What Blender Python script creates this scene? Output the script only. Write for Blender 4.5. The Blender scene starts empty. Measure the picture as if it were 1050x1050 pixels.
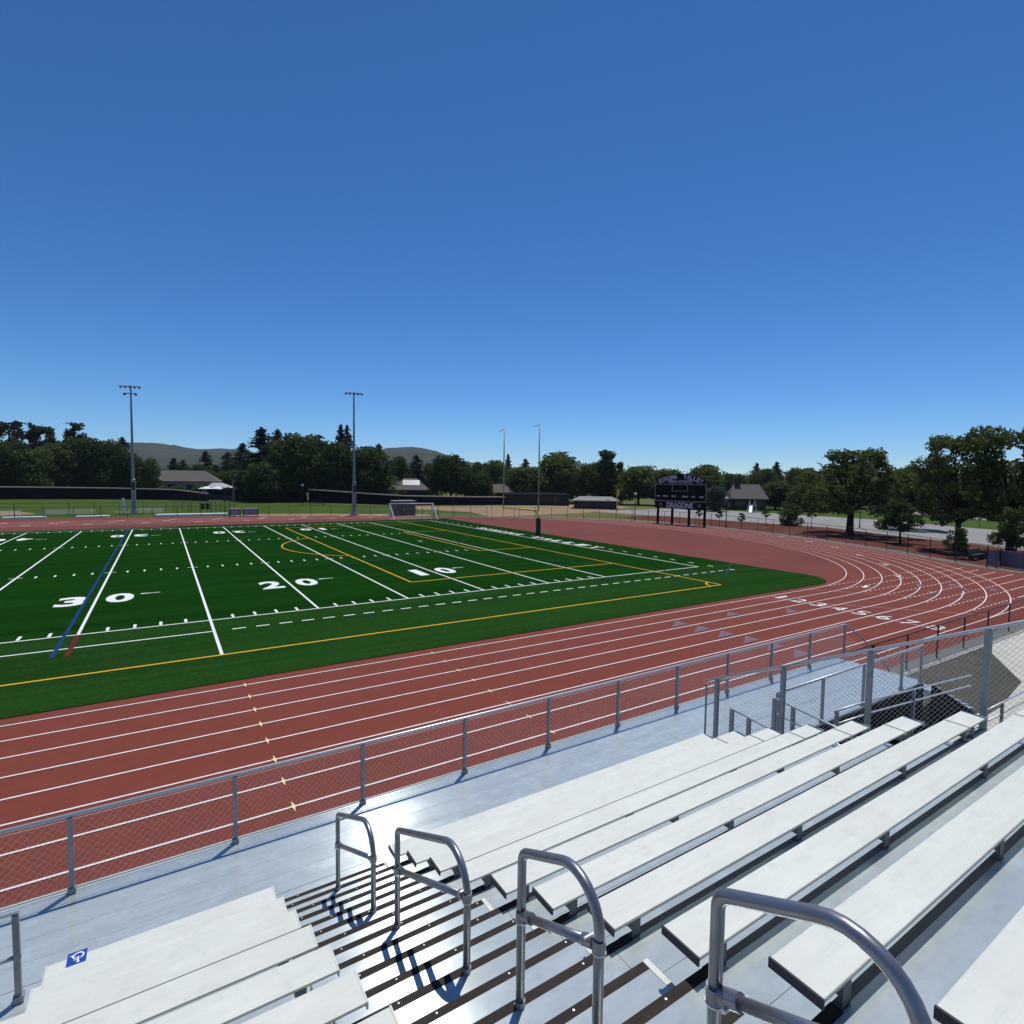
import bpy, math, random
import numpy as np
from mathutils import Vector, Matrix
R = math.radians
scene = bpy.context.scene
COL = scene.collection
rnd = random.Random(7)

# ------------------------------------------------------------------ camera
CAM = Vector((-33.6918, -27.1198, 6.3543))
F_PX, YAW, PIT, ROL = 566.94, 0.565159, -0.0593052, 0.0138888
Fv = Vector((math.sin(YAW)*math.cos(PIT), math.cos(YAW)*math.cos(PIT), math.sin(PIT)))
R0 = Vector((math.cos(YAW), -math.sin(YAW), 0)); U0 = R0.cross(Fv)
Rv = R0*math.cos(ROL)+U0*math.sin(ROL); Uv = U0*math.cos(ROL)-R0*math.sin(ROL)
cd = bpy.data.cameras.new('camera'); cam = bpy.data.objects.new('camera', cd); COL.objects.link(cam)
M3 = Matrix((Rv, Uv, -Fv)).transposed()
cam.matrix_world = Matrix.Translation(CAM) @ M3.to_4x4()
cd.sensor_width = 36; cd.sensor_fit = 'HORIZONTAL'; cd.lens = 36*F_PX/1050
cd.clip_start = 0.05; cd.clip_end = 30000
scene.camera = cam

def pray(px, py): return Fv*F_PX + Rv*(px-525) + Uv*(525-py)
def ground(px, py, z=0.0):
    d = pray(px, py); return CAM + d*((z-CAM.z)/d.z)
def at_dist(px, D):                       # ground point D metres away in the direction of a bearing
    d = pray(px, 500); h = math.hypot(d.x, d.y); return Vector((CAM.x+d.x/h*D, CAM.y+d.y/h*D, 0))
def z_at(px, py, D):
    d = pray(px, py); return CAM.z + d.z*D/math.hypot(d.x, d.y)
def m_per_px(px, D):
    d = pray(px, 500).normalized(); return D/(F_PX*math.hypot(d.x, d.y))*d.dot(Fv)**0 * 1.0

# ------------------------------------------------------------------ materials
def mat(name, col, rough=.6, metal=0.0, spec=.5, noise=0, nscale=(1, 1, 1), ncol=None, ndet=6, bump=0, bscale=None,
        aniso=0, tangent=None, rvar=0, layers=()):
    m = bpy.data.materials.new(name); m.use_nodes = True; nt = m.node_tree; N = nt.nodes; L = nt.links
    b = N['Principled BSDF']
    b.inputs['Base Color'].default_value = (*col, 1); b.inputs['Roughness'].default_value = rough
    b.inputs['Metallic'].default_value = metal; b.inputs['Specular IOR Level'].default_value = spec
    g = N.new('ShaderNodeNewGeometry')
    def tex(sc, det=ndet, r=.6):
        mp = N.new('ShaderNodeMapping'); mp.inputs['Scale'].default_value = sc; L.new(g.outputs['Position'], mp.inputs['Vector'])
        n = N.new('ShaderNodeTexNoise'); n.inputs['Scale'].default_value = 1; n.inputs['Detail'].default_value = det
        n.inputs['Roughness'].default_value = r
        L.new(mp.outputs[0], n.inputs['Vector']); return n.outputs['Fac']
    cur = None
    ls = list(layers)
    if noise: ls.insert(0, (nscale, ncol or tuple(c*.6 for c in col), noise, .35, .65))
    for (sc, c2, amt, lo, hi) in ls:
        f = tex(sc); r = N.new('ShaderNodeMapRange'); r.inputs['From Min'].default_value = lo; r.inputs['From Max'].default_value = hi
        r.inputs['To Max'].default_value = amt; L.new(f, r.inputs['Value'])
        mx = N.new('ShaderNodeMix'); mx.data_type = 'RGBA'
        if cur is None: mx.inputs['A'].default_value = (*col, 1)
        else: L.new(cur, mx.inputs['A'])
        mx.inputs['B'].default_value = (*c2, 1); L.new(r.outputs[0], mx.inputs['Factor']); cur = mx.outputs['Result']
    if cur is not None: L.new(cur, b.inputs['Base Color'])
    if rvar:
        f = tex(nscale if noise else (3, 3, 3)); r = N.new('ShaderNodeMapRange')
        r.inputs['From Min'].default_value = .3; r.inputs['From Max'].default_value = .7
        r.inputs['To Min'].default_value = rough-rvar; r.inputs['To Max'].default_value = rough+rvar
        L.new(f, r.inputs['Value']); L.new(r.outputs[0], b.inputs['Roughness'])
    if bump:
        f = tex(bscale or (30, 30, 30), 4); bp = N.new('ShaderNodeBump'); bp.inputs['Strength'].default_value = bump
        bp.inputs['Distance'].default_value = .02; L.new(f, bp.inputs['Height']); L.new(bp.outputs[0], b.inputs['Normal'])
    if aniso:
        b.inputs['Anisotropic'].default_value = aniso
        c = N.new('ShaderNodeCombineXYZ')
        for i in range(3): c.inputs[i].default_value = tangent[i]
        L.new(c.outputs[0], b.inputs['Tangent'])
    return m

M = {}
M['turf'] = mat('turf', (.0060, .0385, .0045), .95, spec=0.0, noise=.6, nscale=(.5, .25, 1), ncol=(.009, .042, .007),
                layers=[((.03, .55, 1), (.0038, .022, .003), .65, .45, .6), ((.02, .9, 1), (.011, .052, .007), .5, .5, .6), ((7, 5, 7), (.014, .058, .010), .7, .52, .72), ((11, 7, 11), (.003, .018, .0025), .6, .55, .72)], bump=.8, bscale=(40, 40, 40))
M['track'] = mat('track', (.19, .047, .031), .88, spec=.12, noise=.5, nscale=(.3, .6, 1), ncol=(.155, .037, .025),
                 layers=[((.12, 1.4, 1), (.16, .044, .032), .55, .45, .65), ((2.5, 2.5, 1), (.21, .057, .041), .45, .45, .7), ((60, 60, 60), (.09, .028, .026), .55, .45, .75), ((.5, .5, 1), (.15, .055, .046), .5, .6, .75)], bump=.25, bscale=(120, 120, 120))
M['dzone'] = mat('dzone', (.172, .050, .037), .9, spec=.1, noise=.7, nscale=(.10, .25, 1), ncol=(.118, .036, .031),
                 layers=[((1.2, 1.2, 1), (.19, .07, .06), .35, .45, .7)])
M['line'] = mat('white_line_paint', (.74, .70, .68), .75, noise=.5, nscale=(6, 6, 6), ncol=(.55, .46, .44), layers=[((30, 30, 30), (.42, .28, .26), .5, .58, .72)])
M['lineturf'] = mat('white_turf_line', (.74, .76, .72), .85, spec=.1, noise=.4, nscale=(20, 20, 20), ncol=(.45, .52, .43))
M['yellow'] = mat('yellow_turf_line', (.60, .36, .03), .85, spec=.1, noise=.3, nscale=(10, 10, 10), ncol=(.4, .26, .03))
M['blue'] = mat('blue_turf_line', (.008, .036, .13), .85, spec=.1)
M['darkblue'] = mat('dark_blue_turf_line', (.006, .028, .045), .85, spec=.1)
M['red'] = mat('red_turf_line', (.10, .016, .012), .85, spec=.1)
M['purple'] = mat('track_triangle_paint', (.135, .085, .125), .8, noise=.5, nscale=(5, 5, 5), ncol=(.15, .06, .06))
M['pink'] = mat('faint_line_paint', (.42, .22, .2), .8)
M['cream'] = mat('cream_mark_paint', (.75, .62, .36), .8)
M['grass'] = mat('grass', (.045, .085, .012), .95, spec=.05, noise=.7, nscale=(.08, .08, 1), ncol=(.075, .11, .022),
                 layers=[((.6, .6, 1), (.035, .07, .010), .5, .4, .7)])
M['drygrass'] = mat('dry_grass', (.14, .13, .05), .95, spec=.05, noise=.8, nscale=(.2, .2, 1), ncol=(.07, .1, .025))
M['dirt'] = mat('dirt', (.30, .21, .13), .95, spec=.05, noise=.6, nscale=(.2, .2, 1), ncol=(.22, .15, .09))
M['mulch'] = mat('mulch', (.135, .045, .03), .95, spec=.02, noise=.8, nscale=(.5, .5, 1), ncol=(.075, .036, .026), layers=[((.25, .25, 1), (.11, .09, .06), .7, .52, .66), ((3, 3, 3), (.05, .025, .02), .5, .5, .7)])
M['asphalt'] = mat('pale_asphalt', (.27, .265, .25), .9, spec=.1, noise=.6, nscale=(.15, .15, 1), ncol=(.21, .205, .2))
M['darkasphalt'] = mat('dark_asphalt', (.058, .054, .044), .9, spec=.1, noise=.5, nscale=(.8, .8, 1), ncol=(.1, .094, .08))
M['concrete'] = mat('concrete', (.50, .48, .42), .9, spec=.1, noise=.5, nscale=(1.2, 1.2, 1.2), ncol=(.38, .37, .33))
M['curb'] = mat('curb_concrete', (.16, .16, .15), .9, spec=.1, noise=.5, nscale=(1.5, 1.5, 1), ncol=(.11, .11, .1))
M['deck'] = mat('deck_aluminium', (.58, .635, .615), .205, metal=.42, spec=.3, noise=.6, nscale=(.9, 6, 5), ncol=(.45, .52, .53),
                layers=[((3.5, 4.5, 3.5), (.68, .745, .735), .65, .48, .70), ((9, 14, 9), (.40, .46, .47), .45, .52, .75), ((1.2, 45, 60), (.44, .50, .51), .3, .5, .75), ((22, 26, 20), (.78, .82, .81), .5, .66, .76), ((1.1, 1.3, 1), (.45, .46, .42), .4, .55, .75)],
                aniso=1.0, tangent=(0, .9, .42), rvar=.03)
M['seat'] = mat('seat_aluminium', (.605, .622, .57), .6, metal=.08, spec=.2, noise=.5, nscale=(.5, 18, 10), ncol=(.52, .55, .515),
                layers=[((2.0, 4, 5), (.66, .685, .645), .6, .45, .7), ((7, 9, 7), (.48, .49, .45), .5, .54, .72), ((16, 16, 16), (.38, .38, .33), .55, .66, .76), ((1.2, 1.5, 1), (.53, .53, .47), .5, .5, .7), ((2, 70, 30), (.50, .53, .50), .35, .5, .72), ((45, 60, 40), (.70, .71, .69), .5, .62, .72)])
M['rownose'] = mat('row_nosing', (.17, .155, .15), .6, spec=.2, noise=.5, nscale=(3, 20, 20), ncol=(.13, .115, .11))
M['bracket'] = mat('bracket_metal', (.10, .11, .13), .5, metal=.5)
M['endcap'] = mat('seat_end_cap', (.035, .037, .05), .5, spec=.3)
M['nosing'] = mat('dark_nosing', (.032, .026, .023), .8, spec=.08, noise=.5, nscale=(3, 20, 20), ncol=(.05, .042, .038))
M['black'] = mat('black_cap', (.012, .012, .013), .6)
M['bolt'] = mat('bolt', (.8, .8, .8), .35, metal=.6)
M['galv'] = mat('galvanised_steel', (.30, .32, .345), .5, metal=.45, noise=.6, nscale=(22, 22, 10), ncol=(.19, .205, .225), rvar=.06)
M['rail'] = mat('lit_rail_steel', (.56, .58, .60), .42, metal=.55, noise=.4, nscale=(6, 25, 25), ncol=(.42, .44, .46))  # galvanised steel made paler, sunlight on the rails put into its colour
M['tube'] = mat('grey_tube', (.27, .275, .30), .36, metal=.75, noise=.45, nscale=(14, 14, 14), ncol=(.19, .195, .215), rvar=.08)
M['wire'] = mat('wire', (.62, .62, .61), .5, metal=.3)
M['blackwire'] = mat('black_wire', (.012, .012, .012), .6)
M['blackpost'] = mat('black_post', (.014, .014, .015), .5)
M['whitepaint'] = mat('white_paint', (.78, .78, .78), .4)
M['goalpale'] = mat('goal_upright_paint', (.46, .45, .30), .45)
M['goalyellow'] = mat('goal_yellow', (.62, .48, .09), .4)
M['goalpad'] = mat('goal_pad', (.008, .009, .016), .55)
M['sbblack'] = mat('board_black', (.004, .004, .005), .6, spec=.15)
M['sbframe'] = mat('board_frame', (.30, .28, .27), .5)
M['sbtext'] = mat('board_lettering', (.72, .68, .78), .6)
M['sbdigit'] = mat('board_caption', (.5, .5, .48), .6)
M['signblue'] = mat('sign_blue', (.012, .06, .30), .4)
M['winds'] = mat('windscreen', (.010, .010, .013), .9, spec=.05)
M['navyscreen'] = mat('navy_windscreen', (.010, .014, .026), .9, spec=.05)
M['tancap'] = mat('tan_cap', (.42, .33, .25), .8)
M['navy'] = mat('navy_paint', (.012, .02, .035), .5)
M['greyroof'] = mat('grey_roof', (.11, .10, .09), .9, noise=.6, nscale=(.8, .8, 3), ncol=(.075, .07, .064))
M['brownroof'] = mat('brown_roof', (.10, .078, .06), .9, noise=.6, nscale=(.8, .8, 3), ncol=(.07, .055, .045))
M['housewall'] = mat('house_wall', (.32, .31, .29), .85)
M['darkwall'] = mat('dark_wall', (.03, .028, .026), .85)
M['glass'] = mat('window_glass', (.02, .025, .03), .1)
M['brick'] = mat('chimney_brick', (.08, .045, .04), .9)
M['solar'] = mat('solar_panel', (.17, .19, .21), .4, metal=.1)
M['bark'] = mat('bark', (.030, .024, .019), .95, spec=.1, noise=.6, nscale=(4, 4, 1), ncol=(.05, .042, .034))
M['ppanel'] = mat('purple_panel', (.17, .13, .19), .8, noise=.4, nscale=(2, 2, 2), ncol=(.13, .1, .15))
M['hill'] = mat('hill_scrub', (.060, .066, .050), .95, spec=.0, noise=.9, nscale=(.008, .008, .01), ncol=(.03, .045, .028),
                layers=[((.02, .02, .03), (.15, .13, .085), .6, .58, .7)])
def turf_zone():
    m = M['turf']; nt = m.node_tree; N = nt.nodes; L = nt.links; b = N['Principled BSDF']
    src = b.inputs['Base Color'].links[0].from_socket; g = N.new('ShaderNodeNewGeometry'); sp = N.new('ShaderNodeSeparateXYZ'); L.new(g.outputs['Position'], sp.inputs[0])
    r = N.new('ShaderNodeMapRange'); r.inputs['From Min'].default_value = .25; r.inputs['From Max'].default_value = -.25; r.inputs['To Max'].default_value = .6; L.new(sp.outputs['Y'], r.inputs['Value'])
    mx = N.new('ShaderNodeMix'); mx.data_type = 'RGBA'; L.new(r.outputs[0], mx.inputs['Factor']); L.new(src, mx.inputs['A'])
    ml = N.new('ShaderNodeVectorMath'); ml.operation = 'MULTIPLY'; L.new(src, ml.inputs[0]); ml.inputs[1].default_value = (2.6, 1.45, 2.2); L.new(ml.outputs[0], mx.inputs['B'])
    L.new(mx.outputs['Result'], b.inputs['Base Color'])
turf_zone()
def leafmat(name, c1, c2, trans=.25):
    m = bpy.data.materials.new(name); m.use_nodes = True; nt = m.node_tree; N = nt.nodes; L = nt.links
    b = N['Principled BSDF']; b.inputs['Roughness'].default_value = .7; b.inputs['Specular IOR Level'].default_value = .12
    g = N.new('ShaderNodeNewGeometry'); oi = N.new('ShaderNodeObjectInfo')
    n = N.new('ShaderNodeTexNoise'); n.inputs['Scale'].default_value = .45; n.inputs['Detail'].default_value = 5
    L.new(g.outputs['Position'], n.inputs['Vector'])
    a = N.new('ShaderNodeMath'); a.operation = 'ADD'; s = N.new('ShaderNodeMath'); s.operation = 'MULTIPLY_ADD'
    L.new(oi.outputs['Random'], s.inputs[0]); s.inputs[1].default_value = .5; s.inputs[2].default_value = -.25
    L.new(n.outputs['Fac'], a.inputs[0]); L.new(s.outputs[0], a.inputs[1])
    r = N.new('ShaderNodeMapRange'); r.inputs['From Min'].default_value = .25; r.inputs['From Max'].default_value = .75
    L.new(a.outputs[0], r.inputs['Value'])
    mx = N.new('ShaderNodeMix'); mx.data_type = 'RGBA'; mx.inputs['A'].default_value = (*c1, 1); mx.inputs['B'].default_value = (*c2, 1)
    L.new(r.outputs[0], mx.inputs['Factor']); L.new(mx.outputs['Result'], b.inputs['Base Color'])
    t = N.new('ShaderNodeBsdfTranslucent'); L.new(mx.outputs['Result'], t.inputs['Color'])
    ms = N.new('ShaderNodeMixShader'); ms.inputs[0].default_value = trans
    L.new(b.outputs[0], ms.inputs[1]); L.new(t.outputs[0], ms.inputs[2]); L.new(ms.outputs[0], N['Material Output'].inputs['Surface'])
    return m
M['leaf'] = leafmat('oak_foliage', (.060, .092, .020), (.120, .160, .038), .38)
M['leafdark'] = leafmat('dark_foliage', (.046, .074, .018), (.095, .128, .032), .36)
M['conif'] = leafmat('conifer_foliage', (.024, .044, .018), (.050, .074, .030), .25)
M['leaflight'] = leafmat('light_foliage', (.05, .085, .016), (.08, .12, .024), .35)
M['leafmid'] = leafmat('mid_foliage', (.050, .078, .020), (.085, .12, .032), .35)
M['leafgrey'] = leafmat('grey_foliage', (.08, .085, .065), (.13, .13, .11), .2)

# ------------------------------------------------------------------ mesh helpers
class MB:
    def __init__(s): s.v = []; s.f = []
    def add(s, vs, fs):
        o = len(s.v); s.v += [tuple(v) for v in vs]; s.f += [tuple(i+o for i in f) for f in fs]; return s
    def box(s, x0, x1, y0, y1, z0, z1):
        return s.add([(x0,y0,z0),(x1,y0,z0),(x1,y1,z0),(x0,y1,z0),(x0,y0,z1),(x1,y0,z1),(x1,y1,z1),(x0,y1,z1)],
                     [(0,3,2,1),(4,5,6,7),(0,1,5,4),(1,2,6,5),(2,3,7,6),(3,0,4,7)])
    def bar(s, a, b, w, h, up=(0, 0, 1)):
        a = Vector(a); b = Vector(b); d = (b-a).normalized(); u = Vector(up)
        sd = d.cross(u)
        if sd.length < 1e-4: sd = d.cross(Vector((1, 0, 0)))
        sd.normalize(); u = sd.cross(d)
        vs = [p+sd*i*w/2+u*j*h/2 for p in (a, b) for i, j in ((-1,-1),(1,-1),(1,1),(-1,1))]
        return s.add(vs, [(0,1,2,3),(7,6,5,4),(0,4,5,1),(1,5,6,2),(2,6,7,3),(3,7,4,0)])
    def tube(s, pts, r, n=8, cap=True):
        pts = [Vector(p) for p in pts]; m = len(pts); rs = r if isinstance(r, (list, tuple)) else [r]*m
        prev = None; o = len(s.v)
        for i, p in enumerate(pts):
            d = (pts[min(i+1, m-1)]-pts[max(i-1, 0)]).normalized()
            if prev is None:
                u = d.cross(Vector((0, 0, 1)))
                if u.length < 1e-3: u = d.cross(Vector((1, 0, 0)))
            else: u = prev-d*prev.dot(d)
            u.normalize(); prev = u; w = d.cross(u)
            for k in range(n):
                a = 2*math.pi*k/n; s.v.append(tuple(p+(u*math.cos(a)+w*math.sin(a))*rs[i]))
        for i in range(m-1):
            for k in range(n):
                a = o+i*n+k; b = o+i*n+(k+1) % n; s.f.append((a, b, b+n, a+n))
        if cap: s.f.append(tuple(o+k for k in reversed(range(n)))); s.f.append(tuple(o+(m-1)*n+k for k in range(n)))
        return s
    def prism_x(s, prof, x0, x1):            # profile of (y, z) points extruded along x
        n = len(prof)
        vs = [(x0, y, z) for y, z in prof]+[(x1, y, z) for y, z in prof]
        fs = [(i, i+n, (i+1) % n+n, (i+1) % n) for i in range(n)]
        fs += [tuple(range(n)), tuple(reversed(range(n, 2*n)))]
        return s.add(vs, fs)
    def poly(s, pts, z=None):
        vs = [(p[0], p[1], z if z is not None else p[2]) for p in pts]
        return s.add(vs, [tuple(range(len(vs)))])
    def ribbon(s, pts, w, z):
        pts = [Vector((p[0], p[1])) for p in pts]; m = len(pts); o = len(s.v)
        for i, p in enumerate(pts):
            d = (pts[min(i+1, m-1)]-pts[max(i-1, 0)]).normalized(); n = Vector((-d.y, d.x))
            for k in (-.5, .5): q = p+n*w*k; s.v.append((q.x, q.y, z))
        for i in range(m-1): a = o+2*i; s.f.append((a+1, a, a+2, a+3))
        return s
    def rect(s, x0, x1, y0, y1, z): return s.add([(x0,y0,z),(x1,y0,z),(x1,y1,z),(x0,y1,z)], [(0,1,2,3)])
    def build(s, name, m, parent=None, smooth=False, label=None):
        org = Vector((0, 0, 0)) if parent is None else WORLD[parent.name]
        me = bpy.data.meshes.new(name)
        me.from_pydata([(v[0]-org.x, v[1]-org.y, v[2]-org.z) for v in s.v], [], s.f); me.materials.append(m)
        if smooth: me.polygons.foreach_set('use_smooth', [True]*len(me.polygons)); me.update()
        o = bpy.data.objects.new(name, me); COL.objects.link(o)
        WORLD[o.name] = org.copy()
        if parent is not None: o.parent = parent
        if label: o['label'] = label
        return o
WORLD = {}
def smooth_by_angle(o, ang=40):
    me = o.data
    me.polygons.foreach_set('use_smooth', [True]*len(me.polygons))
    me.set_sharp_from_angle(angle=R(ang))
def tag(o, label, cat, group=None):
    o['label'] = label; o['category'] = cat
    if group: o['group'] = group
    return o
def thing(name, label, cat, loc, group=None):
    o = bpy.data.objects.new(name, None); COL.objects.link(o); o.location = loc; o.empty_display_size = .2
    WORLD[o.name] = Vector(loc); return tag(o, label, cat, group)
def struct(o): o['kind'] = 'structure'; return o

def chainlink(mb, fn, length, h, pitch, r, one=False):
    """two families of diagonal wires over a panel; fn(s, t) -> point"""
    st = pitch*math.sqrt(2)
    for sg in ((1,) if one else (1, -1)):
        k = -h
        while k < length+h:
            a, b = (k, 0.0), (k+sg*h, h)
            pts = []
            for (s0, t0), (s1, t1) in ((a, b),):
                lo, hi = 0.0, 1.0
                ds = s1-s0
                for bound, sign in ((0.0, 1), (length, -1)):
                    f0 = sign*(s0-bound); f1 = sign*(s1-bound)
                    if f0 < 0 and f1 < 0: lo = 2
                    elif f0 < 0: lo = max(lo, f0/(f0-f1))
                    elif f1 < 0: hi = min(hi, f0/(f0-f1))
                if hi-lo > .02:
                    pts = [fn(s0+ds*q, t0+(t1-t0)*q) for q in (lo, hi)]
            if pts: mb.tube(pts, r, 3, cap=False)
            k += st
    return mb

def text_mesh(txt, height, bold=0.0, width=None, extrude=0.0, align='CENTER'):
    c = bpy.data.curves.new('text', 'FONT'); c.body = txt; c.size = 1; c.align_x = align; c.align_y = 'BOTTOM_BASELINE'
    c.offset = bold; c.extrude = extrude; c.resolution_u = 3
    o = bpy.data.objects.new('text', c); COL.objects.link(o)
    dg = bpy.context.evaluated_depsgraph_get(); me = bpy.data.meshes.new_from_object(o.evaluated_get(dg))
    vs = [Vector(v.co) for v in me.vertices]; fs = [tuple(p.vertices) for p in me.polygons]
    bpy.data.objects.remove(o); bpy.data.curves.remove(c); bpy.data.meshes.remove(me)
    xs = [v.x for v in vs]; ys = [v.y for v in vs]
    sy = height/(max(ys)-min(ys)); sx = sy if width is None else width/(max(xs)-min(xs)); y0 = min(ys)
    cx = (max(xs)+min(xs))/2 if align == 'CENTER' else 0
    return [((v.x-cx)*sx, (v.y-y0)*sy, v.z) for v in vs], fs
def add_text(mb, txt, height, fn, **kw):
    vs, fs = text_mesh(txt, height, **kw); mb.add([fn(*v) for v in vs], fs)

# ------------------------------------------------------------------ world, sun
SUN_EL, SUN_AZ = R(69.5), R(51.0)         # azimuth from +y towards +x
sd = Vector((math.sin(SUN_AZ)*math.cos(SUN_EL), math.cos(SUN_AZ)*math.cos(SUN_EL), math.sin(SUN_EL)))
w = bpy.data.worlds.new('World'); scene.world = w; w.use_nodes = True
nt = w.node_tree; bg = nt.nodes['Background']; sky = nt.nodes.new('ShaderNodeTexSky'); sky.sky_type = 'NISHITA'
sky.sun_disc = False; sky.sun_elevation = SUN_EL; sky.sun_rotation = SUN_AZ
sky.altitude = 2000; sky.air_density = 1.0; sky.dust_density = 0; sky.ozone_density = 10.0
gm = nt.nodes.new('ShaderNodeGamma'); gm.inputs['Gamma'].default_value = 1.15
hsv = nt.nodes.new('ShaderNodeHueSaturation'); hsv.inputs['Saturation'].default_value = 1.08; hsv.inputs['Hue'].default_value = .4975
nt.links.new(sky.outputs[0], gm.inputs['Color']); nt.links.new(gm.outputs[0], hsv.inputs['Color']); nt.links.new(hsv.outputs[0], bg.inputs['Color']); bg.inputs['Strength'].default_value = .086
ld = bpy.data.lights.new('sun', 'SUN'); ld.energy = 4.0; ld.angle = R(.53); ld.color = (1, .965, .91)
lo = bpy.data.objects.new('sun', ld); COL.objects.link(lo); lo.rotation_euler = sd.to_track_quat('Z', 'Y').to_euler(); lo.location = (0, 0, 60)
vs_ = scene.view_settings; scene.display_settings.display_device = 'sRGB'
vs_.view_transform = 'Standard'; vs_.look = 'None'; vs_.exposure = 0; vs_.gamma = 1
scene.cycles.use_denoising = True
scene.cycles.max_bounces = 6; scene.cycles.transparent_max_bounces = 8

# ------------------------------------------------------------------ ground sheets
Y = .9144; SW = 53.333*Y; HASH = SW/3; CY = SW/2
g = MB(); ang = [2*math.pi*i/64 for i in range(64)]
g.poly([(2900*math.cos(a), 2900*math.sin(a)) for a in ang], -.02)
struct(g.build('ground', M['drygrass']))
# far grass field with bare infield
g = MB(); g.poly([(-160, 73.5), (-48, 73), (-24, 71), (-11, 67), (2, 61), (13, 54.5), (30, 60), (62, 82), (46, 86), (14, 91), (1, 104), (-11, 118), (-20, 126), (-38, 142), (-160, 150)], -.012)
struct(g.build('grass_field', M['grass']))
g = MB(); g.poly([(13, 53), (36, 56), (62, 70), (64, 82), (46, 84.5), (14, 89), (7, 84), (16, 66)], -.006)
struct(g.build('infield_dirt', M['dirt']))
g = MB(); g.poly([(-160, 78), (-56, 78), (-50, 84), (-54, 93), (-66, 97), (-160, 97)], -.006); struct(g.build('infield_dirt', M['dirt']))
g = MB(); g.poly([(-24, 68), (-11, 66), (4, 59.5), (6, 62), (-10, 70), (-24, 73.5)], -.005); struct(g.build('warning_track', M['dirt']))
# right: mulch strip, road, verge, parking lot
g = MB(); g.poly([(33, 45), (33, 26), (31, 14), (28.2, 3), (25, -3), (21, -8), (19.5, -12), (21, -18), (36, -14), (40.5, -4), (43.5, 7), (47.5, 16), (46, 28), (44, 45)], -.010)
struct(g.build('mulch_bed', M['mulch']))
g = MB(); g.poly([(42, 52), (45, 30), (48.2, 16), (44, 7), (41, -3.5), (37.5, -9), (40, -60), (75, -60), (67, 0), (75, 21), (74, 39), (72, 62), (40, 62)], -.014)
struct(g.build('road', M['asphalt']))
g = MB(); g.poly([(73, 60), (74.5, 39), (75, 21), (67, 0), (76, -60), (100, -60), (92, 8), (110, 37), (115, 66)], -.008)
struct(g.build('grass_verge', M['grass']))
g = MB(); g.poly([(93, 8), (101, -60), (165, -60), (150, 10), (140, 45), (113, 45)], -.010); struct(g.build('parking_lot', M['asphalt']))
# ground round the end of the grandstand
g = MB(); g.poly([(-60, -18.4), (-60, -60), (40, -60), (30, -18.9)], -.006); struct(g.build('path', M['darkasphalt']))
g = MB(); g.poly([(-6.3, -19.0), (30, -19.2), (30, -40), (-17.5, -40), (-17.5, -21.6), (-13.5, -21.55), (-10.2, -21.15)], 0.0)
struct(g.build('concrete_apron', M['concrete']))

# ------------------------------------------------------------------ running track
K0, LW = 8.95, 1.04
EA, EB, EX = 23.8, CY+K0, -.8
XL = -150
def lane_curve(off, n=90):                # inner ellipse pushed out by off, near straight first
    pts = [(XL, -K0-off), (-60, -K0-off), (-20, -K0-off)]
    for i in range(n+1):
        t = -math.pi/2+math.pi*i/n; c, s_ = math.cos(t), math.sin(t)
        nx, ny = c/EA, s_/EB; l = math.hypot(nx, ny)
        pts.append((EX+EA*c+off*nx/l, CY+EB*s_+off*ny/l))
    pts += [(-20, SW+K0+off), (-60, SW+K0+off), (XL, SW+K0+off)]
    return pts
FENCE = [(-150, 72.5), (-60, 72.2), (-42, 71.5), (-25, 69), (-12, 65.5), (-2, 60.5), (8.2, 54), (17, 49.2), (24.5, 44.3), (29, 38.5), (31.6, 32.5),
         (32.6, 25.4), (31.6, 16.5), (28.2, 4.2), (25.3, -2.2), (22.6, -6.6), (20.6, -10.2), (19.6, -13.4)]
g = MB(); g.poly([(x, y-.4) for x, y in FENCE[:9]]+[(x-.6, y) for x, y in FENCE[9:]]+[(19.3, -18.35), (XL, -18.35)], 0.0)
track = struct(g.build('running_track', M['track']))
g = MB()
for k in range(9): g.ribbon(lane_curve(k*LW), .055, .012)
# chute lines of the straight beyond the bend, solid outside the oval, dashed across it
for k in range(9):
    y = -K0-k*LW
    x0 = EX
    out = lane_curve(8*LW, 200); inn = lane_curve(k*LW, 200)
    xc = max([p[0] for p in out if p[1] > y-.0 and p[1] < y+.35] or [1.0]) if k < 8 else EX
    for i in range(60):
        xx = EX+2.0+i*.55
        if xx+.28 < xc: g.rect(xx, xx+.28, y-.03, y+.03, .013)
    if xc < 18: g.rect(xc, 18.6-.55*k*.25, y-.028, y+.028, .013)
g.rect(-4.9, -4.86, -K0-8*LW, -K0, .009)
g.build('lane_lines', M['line'], track)
g = MB()
for k in range(8):
    yc = -K0-(k+.5)*LW
    add_text(g, str(k+1), 1.0, lambda a, b, c, yc=yc: (-5.15+b, yc-a, .014), bold=.0, width=.56 if k else .22)
for k, (x, y) in enumerate([(2.6, -10.3), (9.0, -9.6), (14.3, -6.5), (18.6, -2.6), (22.9, 1.6), (26.0, 6.0), (27.9, 10.2)]):
    t = math.atan2((y-CY)/EB, (x-EX)/EA); d = Vector((-EA*math.sin(t), EB*math.cos(t), 0)).normalized(); n = Vector((d.y, -d.x, 0))
    add_text(g, str(k+1), .95, lambda a, b, c, x=x, y=y, d=d, n=n: tuple(Vector((x, y, .014))+n*a+d*b), bold=.0, width=.5 if k else .22)
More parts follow.
